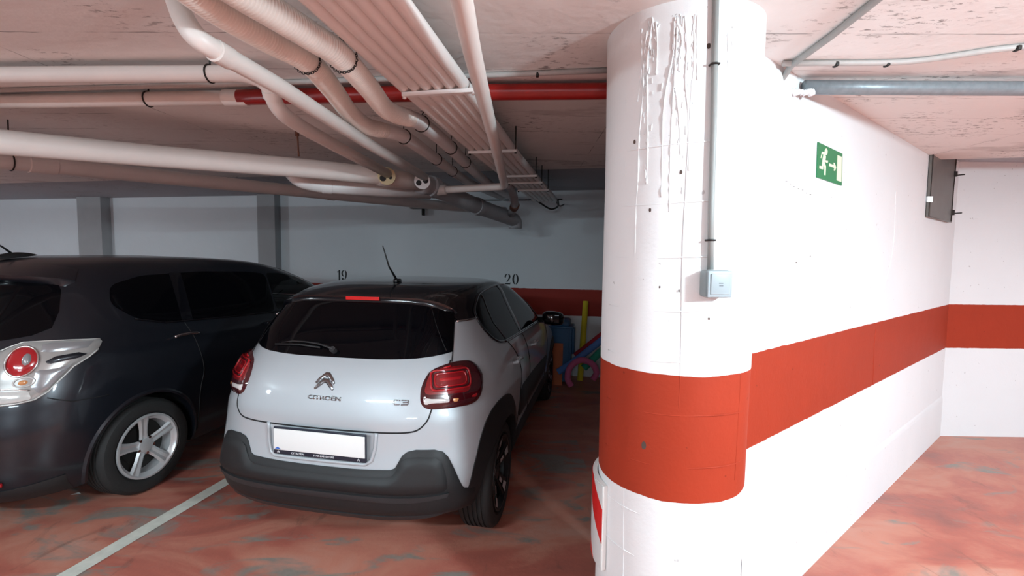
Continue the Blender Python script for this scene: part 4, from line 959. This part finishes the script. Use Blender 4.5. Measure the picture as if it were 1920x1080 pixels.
# windscreen, bonnet lines, floor pan
patch('windscreen', [(2.28, 1.05), (2.42, 1.38), (2.7, 1.40), (3.10, 1.41), (3.14, 1.05), (2.7, 1.03)], mp['tz'], M['glass'], S, .006, .04, .6, -.004)
patch('windscreen', [(-2.28, 1.05), (-2.42, 1.38), (-2.7, 1.40), (-3.10, 1.41), (-3.14, 1.05), (-2.7, 1.03)], mp['tz'], M['glass'], S, .006, .04, .6, -.004)
for x, sd, rot in ((0, -1, .35), (0, 1, .1), (2.54, -1, .7), (2.54, 1, .2)):
    spoke_wheel(S, 'wheel', (x, sd*.742, .316), sd, .316, .205, .222, 'dark', M['darkalloy'], rot)
# =================================================================== dark people carrier
vp = NV*2.5+LV*3.92
VER = thing('people_carrier', 'dark blue grey people carrier parked left of the silver car', 'car', (vp.x, vp.y, 0), PI/2-TH)
mp = maps(VERSO); S = VER
V, F = hull_mesh(VERSO, .215, 1.10, 60, 150)
body = MB().add(V, F).obj('body_shell', M['navy'], S)
WX, WZ = .055, .318
cut(body, well(WX, WZ, .365, .885, S)+well(2.78, WZ, .365, .885, S))
V, F = hull_mesh(VERSO, 1.10, 1.6148, 50, 150); rf = MB().add(V, F).obj('roof', M['navy'], S)
Gi = []; Fi = []; nt = 100; zi = [1.13+.44*i/24 for i in range(25)]
for z in zi:
    for j in range(nt):
        x, y, _ = VERSO.pt(-PI+2*PI*j/nt, z); Gi.append((1.0+(x-1.0)*.955, y*.93, z))
for i in range(24):
    for j in range(nt): Fi.append((i*nt+j, i*nt+(j+1) % nt, (i+1)*nt+(j+1) % nt, (i+1)*nt+j))
Fi += [tuple(range(nt))[::-1], tuple(24*nt+j for j in range(nt))]
c1 = MB().add(Gi, Fi).obj('cutter', M['plastic'])
c2 = MB(); fw_ = rnd([(1.40, 1.115), (2.27, 1.105), (2.32, 1.14), (2.22, 1.24), (2.06, 1.34), (1.86, 1.41), (1.62, 1.45), (1.43, 1.462)], .03)
prism(c2, fw_, lambda u, v, d: (u, d, v), -1.2, 1.2); c2.add([(u, -1.2, v) for u, v in fw_], [tuple(range(len(fw_)))]); c2 = c2.obj('cutter', M['gloss'])
c3 = MB(); ws = rnd([(-.70, 1.14), (.70, 1.14), (.60, 1.50), (-.60, 1.50)], .05)
prism(c3, ws, lambda u, v, d: (d, u, v), 1.72, 4.0); c3.add([(1.72, u, v) for u, v in ws], [tuple(range(len(ws)))]); c3 = c3.obj('cutter', M['gloss'])
for c in (c1, c2, c3):
    bb = bmesh.new(); bb.from_mesh(c.data); bmesh.ops.remove_doubles(bb, verts=bb.verts, dist=1e-5); bmesh.ops.recalc_face_normals(bb, faces=bb.faces); bb.to_mesh(c.data); bb.free(); c.parent = S
cut(rf, [c1, c2, c3])
# rear screen
gl = [(0, 1.13), (.35, 1.13), (.50, 1.13), (.62, 1.150), (.69, 1.185), (.705, 1.28), (.690, 1.40), (.65, 1.46), (.4, 1.49), (0, 1.50)]
gl = [(-a, b) for a, b in gl]+[(a, b) for a, b in gl[::-1] if a > 0]
patch('rear_window', gl, mp['tz'], M['glass'], S, .006, .035, .5, -.004)
# spoiler
mb = MB(); n = 40; V = []; F = []
for i in range(n+1):
    t = -.74+1.48*i/n; q = abs(t)/.74; zl = 1.500-.040*q**4; fall = 1-q**6
    A = Vector(VERSO.pt(t, zl+.065)); B0 = Vector(VERSO.pt(t, zl)); Dn = Vector(VERSO.pt(t, zl-.045)); out_ = at(mp['tz'], t, zl-.02)[1]; out_.z = 0; out_.normalize()
    lip = B0+out_*(.015+.07*fall); lw = lip+Vector((0, 0, -.022))-out_*.008; A2 = A+Vector((0, 0, .004))
    V += [A-Vector((0, 0, .01)), A2, (A2+lip)/2+Vector((0, 0, .008)), lip, lw, Dn]
for i in range(n):
    for j in range(5): F.append((i*6+j, i*6+j+1, i*6+7+j, i*6+6+j))
mb.add(V, F).obj('roof_spoiler', M['navy'], S, True, 1.0)
# tail lights: clear lens with a round red lamp
LT = [(.44, 1.055), (.517, 1.071), (.554, 1.093), (.599, 1.114), (.683, 1.113), (.759, 1.107), (.853, 1.095), (.850, 1.040), (.842, 1.018), (.822, .996), (.779, .953), (.742, .883), (.718, .832), (.682, .798), (.623, .786), (.569, .783), (.47, .785), (.43, .80), (.42, .93)]
for sg in (-1, 1):
    fx = lambda L: [(sg*a, b) for a, b in L]
    lt = spline2(LT+LT[:1], 3)[:-1]
    tl = patch('tail_light', fx(lt), mp['tz'], M['clear'], S, .018, .018, .3, -.006, .004)
    tl['label'] = 'clear tail light with a round red lamp'
    strip('light_rim', fx([(.517, 1.071), (.554, 1.093), (.599, 1.114), (.683, 1.113), (.759, 1.107), (.851, 1.095)]), mp['tz'], M['white_lens'], tl, .003, .012)
    strip('light_rim', fx([(.848, 1.035), (.822, .998), (.779, .955), (.742, .885), (.718, .834), (.682, .800), (.623, .789), (.5, .787)]), mp['tz'], M['white_lens'], tl, .004, .012)
    ell = lambda cx, cz, a, b, n=28: [(cx+a*math.cos(2*PI*i/n), cz+b*math.sin(2*PI*i/n)) for i in range(n)]
    rl = patch('red_lamp', fx(ell(.614, 1.009, .050, .072)), mp['tz'], M['lampm'], tl, .032, .012, .85, .01, .004)
    strip('chrome_ring', fx(ell(.614, 1.009, .054, .077)), mp['tz'], M['chrome'], tl, .0055, .030, 8, 1, True)
    patch('lamp_bulb', fx(ell(.630, 1.016, .019, .034, 16)), mp['tz'], M['clear2'], tl, .043, .008, .7, .02)
    patch('indicator_lamp', fx(ell(.631, .898, .018, .016, 14)), mp['tz'], M['amber'], tl, .031, .008, .6, .01)
    strip('indicator_housing', fx(ell(.634, .900, .034, .026, 18)), mp['tz'], M['white_lens'], tl, .004, .026, 6, 1, True)
    patch('dark_stripe', fx([(.690, 1.000), (.70, .984), (.79, 1.000), (.815, 1.016), (.79, 1.030), (.72, 1.022)]), mp['tz'], M['navy'], tl, .0262, .012, .8, .005)
    patch('upper_lens', fx([(.670, 1.055), (.70, 1.045), (.815, 1.050), (.832, 1.085), (.70, 1.098), (.672, 1.092)]), mp['tz'], M['clear2'], tl, .0266, .012, .8, .005)
    patch('lower_lens', fx(rnd([(.44, .872), (.655, .850), (.672, .805), (.62, .797), (.44, .80)], .012)), mp['tz'], M['white_lens'], tl, .0270, .016, .8, .005)
    strip('lens_divider', fx([(.43, .880), (.60, .868), (.66, .853)]), mp['tz'], M['chrome'], tl, .004, .026)
    patch('side_lens', fx([(.665, .960), (.70, .955), (.770, .965), (.74, .905), (.715, .850), (.69, .83), (.66, .87)]), mp['tz'], M['clear2'], tl, .0262, .014, .8, .005)
tgl = [(.42, 1.04), (.425, .80), (.41, .75), (.35, .735), (0, .73)]; tgl += [(-a, b) for a, b in tgl[::-1][1:]]
strip('tailgate_gap', tgl, mp['tz'], M['seam'], S, .004, .001)
# bumper detail and plate
patch('bumper_valance', [(-.80, .33), (-.6, .31), (0, .30), (.6, .31), (.80, .33), (.80, .225), (0, .22), (-.80, .225)], mp['tz'], M['plastic'], S, .012, .03, .4, -.01)
strip('bumper_reflector', [(-.585, .352), (-.49, .345)], mp['tz'], M['lampm'], S, .012, .008)
strip('bumper_reflector', [(.585, .352), (.49, .345)], mp['tz'], M['lampm'], S, .012, .008)
strip('bumper_gap', [(-.72, .80), (-.80, .755), (-.90, .745)], mp['tz'], M['seam'], S, .003, .001)
for sd, sg in (('right', -1), ('left', 1)):
    q = mp[sd]
    win = [(-.06, 1.30), (.05, 1.20), (.25, 1.145), (.8, 1.12), (1.36, 1.10), (1.375, 1.20), (1.40, 1.36), (1.40, 1.45), (1.2, 1.475), (.7, 1.49), (.2, 1.475), (-.02, 1.42)]
    patch('front_window', fw_, q, M['clearglass'], S, .003, .04, 1, .002)
    w_ = patch('side_window', rnd(win, .05), q, M['glass'], S, .006, .035, .6, -.004)
    patch('door_pillar', [(.42, 1.485), (.38, 1.135), (.47, 1.132), (.52, 1.488)], q, M['gloss'], w_, .010, .03, .7, 0)
    strip('window_sill_trim', [(.05, 1.19), (.25, 1.138), (.8, 1.112), (1.55, 1.085), (2.25, 1.082)], q, M['gloss'], w_, .010, .004, 8, .7)
    for hx, hz in ((.36, 1.028), (1.28, 1.005)):
        h_ = strip('door_handle', [(hx-.10, hz), (hx-.05, hz+.006), (hx+.05, hz+.006), (hx+.10, hz)], q, M['chrome'] if hx < 1 else M['navy'], S, .013, .030, 10, .8)
        for xx in (-.085, .085): p, nn_ = at(q, hx+xx, hz, 0); disc_tube('handle_mount', p, nn_, .012, .03, M['navy'], h_, 10)
    strip('door_gap', spline2([(.40, 1.12), (.46, .95), (.50, .75), (.46, .58), (.45, .28)]), q, M['seam'], S, .0035, .001)
    strip('door_gap', [(1.33, 1.09), (1.34, .75), (1.34, .28)], q, M['seam'], S, .0035, .001)
    for cx in (WX, 2.78):
        mb = MB(); V = []; F = []; n = 36
        for i in range(n+1):
            a = R2(-14+208*i/n); ix, iz = .363*math.cos(a), WZ+.363*math.sin(a); ox, oz = .390*math.cos(a), WZ+.390*math.sin(a)
            p0 = at(q, cx+ox, max(oz, .225), .000)[0]; p1 = at(q, cx+(ox+ix)/2, max((oz+iz)/2, .222), .010)[0]; p2 = at(q, cx+ix, max(iz, .22), .006)[0]; V += [p0, p1, p2, p2+Vector((0, -sg*.06, 0))]
        for i in range(n):
            for j in range(3): F.append((i*4+j, i*4+j+1, i*4+5+j, i*4+4+j))
        mb.add(V, F).obj('arch_lip', M['navy'], S, True, .8)
    mb = MB(); tube(mb, [(2.22, sg*.80, 1.10), (2.18, sg*.93, 1.12)], .03, 10); mi = mb.obj('mirror_foot', M['navy'], S)
    bevel_box('door_mirror', (2.18, sg*1.0, 1.14), (.10, .20, .14), .045, M['navy'], mi)
patch('windscreen', ws, mp['front'], M['clearglass'], S, .003, .05, 1, .002)
mb = MB(); n = 14; V = []; F = []
for i in range(n+1):
    s = i/n; x = -.30+.26*s; h_ = .034*math.sin(PI*min(1, .12+s*.88))**.7+.001; w__ = .038*math.sin(PI*(.08+.84*s))**.6
    for j in range(9): a = PI*j/8; V.append((x+.05, -.05+w__*math.cos(a), 1.578+.035*s+h_*math.sin(a)))
for i in range(n):
    for j in range(8): F.append((i*9+j, i*9+j+1, i*9+10+j, i*9+9+j))
ab = mb.add(V, F).obj('aerial_base', M['plastic'], S)
mb = MB(); tube(mb, [(-.12, -.05, 1.615), (-.175, -.05, 1.665), (-.25, -.05, 1.72)], [.008, .006, .003], 8); mb.obj('aerial_mast', M['plastic'], ab)
for x, sd, rot in ((WX, -1, R2(96)), (WX, 1, .2), (2.78, -1, .5), (2.78, 1, .9)):
    spoke_wheel(S, 'wheel', (x, sd*.785, .318), sd, .318, .205, .215, 'five', M['alloy'], rot)
# ------------------------------------------------------------------ beach things by the back wall
b = thing('plastic_bin', 'upright blue plastic bin with a lid against the back wall right of the silver car', 'bin', W(6.12, .55, 0), -TH)
mb = MB()
for z, w_, d_ in ((0.02, .25, .26), (.30, .27, .28), (.70, .29, .30)): pass
bm_ = [(0.02, .24, .26), (.35, .265, .285), (.74, .285, .31)]
V = [];
for z, w_, d_ in bm_: V += [(-w_/2, -d_/2, z), (w_/2, -d_/2, z), (w_/2, d_/2, z), (-w_/2, d_/2, z)]
F = [(3, 2, 1, 0), (8, 9, 10, 11)]
for i in range(2):
    for j in range(4): F.append((i*4+j, i*4+(j+1) % 4, i*4+4+(j+1) % 4, i*4+4+j))
mb.add(V, F); me = mb.mesh('bin_body'); bb = bmesh.new(); bb.from_mesh(me); bmesh.ops.bevel(bb, geom=[e for e in bb.edges if abs(e.verts[0].co.z-e.verts[1].co.z) > .1], offset=.03, segments=4, affect='EDGES'); bb.to_mesh(me); bb.free()
o = link('bin_body', me, M['bluep'], b); sharp_edges(me, .7)
bevel_box('lid', (-.01, -.01, .785), (.25, .30, .10), .035, M['bluep'], b); bevel_box('lid_rim', (0, 0, .735), (.31, .335, .03), .010, M['bluep'], b)
bevel_box('side_grip', (.155, 0, .55), (.035, .18, .34), .012, M['bluep'], b)
mb = MB()
for sx in (-1, 1): lathe(mb, [(-.02, .001), (-.02, .035), (.02, .035), (.02, .001)], 16, 'X', (sx*.10, .10, .035))
mb.obj('wheels', M['tyre'], b, True, .6)
t = thing('orange_board', 'orange board leaning against the blue bin', 'board', W(5.93, .60, 0), -TH)
mb = MB(); mb.add([(-.085, -.05, .0), (.085, -.05, .0), (.085, .02, .53), (-.085, .02, .53), (-.085, -.03, .0), (.085, -.03, .0), (.085, .04, .53), (-.085, .04, .53)], [(0, 1, 2, 3), (7, 6, 5, 4), (0, 4, 5, 1), (1, 5, 6, 2), (2, 6, 7, 3), (3, 7, 4, 0)]); mb.obj('panel', M['orange'], t, False)
def noodle(label, pts, m, r=.038):
    t = thing('pool_noodle', label, 'pool noodle', pts[0], 0, 'foam pool noodles by the back wall'); p = [Vector(q)-t.location for q in smooth_path(pts, 8)]
    mb = MB(); tube(mb, p, r, 18); mb.obj('foam_tube', m, t, True, .8)
    d = (p[-1]-p[-2]).normalized(); disc_tube('core_hole', p[-1]-d*.002, d, r*.35, .004, M['hole'], t, 12)
noodle('yellow foam pool noodle standing upright against the back wall', [W(6.10, .295, .02), W(6.2, .275, .5), W(6.34, .253, 1.05)], M['ny'])
noodle('red foam pool noodle leaning low behind the blue one', [W(6.05, .36, .36), W(6.05, .24, .46), W(6.0, .02, .66), W(5.9, -.20, .86)], M['nr'], .040)
noodle('blue foam pool noodle slanting from the floor towards the column', [W(5.80, .56, .19), W(5.84, .34, .35), W(5.92, .10, .54), W(5.95, -.15, .76)], M['nb'], .042)
noodle('pink foam pool noodle curled into a loop on the floor', [W(5.72, .385, .045), W(5.72, .43, .14), W(5.73, .40, .28), W(5.75, .28, .37), W(5.77, .14, .33), W(5.78, .08, .22), W(5.78, .12, .13)], M['npk'], .038)
noodle('green foam pool noodle between the blue one and the column', [W(5.80, .24, .26), W(5.83, .14, .36), W(5.86, .02, .48), W(5.9, -.15, .58)], M['ng'], .045)
sc = MB(); c = Vector((-2.93, 3.03, .004)); sc.add([c+Vector((-.03, -.008, 0)), c+Vector((.0, -.014, .012)), c+Vector((.035, .004, .002)), c+Vector((.006, .018, .008))], [(0, 1, 2, 3)])
o = sc.obj('paper_scrap', M['paper'], None, False); tag(o, 'tiny scrap of white paper on the floor behind the dark car', 'litter')
# ------------------------------------------------------------------ lamps of the garage, and unseen fill lights added to brighten it
def rect_light(p, L, rz, power, col, tilt=0, name='area_light'):
    d = bpy.data.lights.new(name, 'AREA'); d.shape = 'RECTANGLE'; d.size = L; d.size_y = .06; d.energy = power; d.color = col
    o = bpy.data.objects.new(name, d); COL.objects.link(o); o.location = p; o.rotation_euler = (R2(tilt), 0, rz); return o
def point_light(p, power, r=.08, col=(1, .97, .94), name='point_light'):
    d = bpy.data.lights.new(name, 'POINT'); d.energy = power; d.shadow_soft_size = r; d.color = col
    o = bpy.data.objects.new(name, d); COL.objects.link(o); o.location = p; return o
point_light((2.0, -.33, 2.20), 138, .11, (.74, .92, 1))
rect_light((-2.1, -.6, 2.18), 1.3, .1, 50, (.72, .91, 1), 14)
rect_light((4.7, .9, 2.38), 1.3, .8, 70, (.76, .92, 1))  # added fill, out of view, to brighten the far right walls
rect_light((-.6, -3.6, 2.1), 1.3, 0, 16, (.74, .90, 1), 68)  # unseen fill tilted at the car rears to brighten them
point_light((-5.2, .7, 2.0), 26, .12, (.74, .91, 1))  # invented light, never in view, that lifts the back wall and drain pipes
point_light((-9.0, 4.0, 2.1), 45, .15, (.74, .90, 1))  # extra unseen light put in for the left of the back wall
w = bpy.data.worlds.new('World'); SC.world = w; w.use_nodes = True
w.node_tree.nodes['Background'].inputs[0].default_value = (.6, .7, .8, 1); w.node_tree.nodes['Background'].inputs[1].default_value = .0
# ------------------------------------------------------------------ camera
cam = bpy.data.cameras.new('camera'); cam.sensor_width = 36; cam.sensor_fit = 'HORIZONTAL'; cam.lens = 870/1920*36; cam.clip_start = .02
co = bpy.data.objects.new('camera', cam); COL.objects.link(co)
pitch, roll = .067, .012
fw = Vector((0, math.cos(pitch), -math.sin(pitch))); up = Vector((0, math.sin(pitch), math.cos(pitch))); rt = Vector((1, 0, 0))
r2_ = rt*math.cos(roll)+up*math.sin(roll); u2_ = -rt*math.sin(roll)+up*math.cos(roll)
Mx = Matrix((r2_, u2_, -fw)).transposed().to_4x4(); Mx.translation = Vector((0, 0, 1.64)); co.matrix_world = Mx
SC.camera = co
SC.view_settings.view_transform = 'Standard'; SC.view_settings.look = 'None'; SC.view_settings.gamma = 1; SC.view_settings.use_curve_mapping = False
SC.view_settings.exposure = 1.15
SC.cycles.max_bounces = 8; SC.cycles.diffuse_bounces = 5; SC.cycles.glossy_bounces = 4; SC.cycles.sample_clamp_indirect = 6
SC.cycles.use_denoising = True
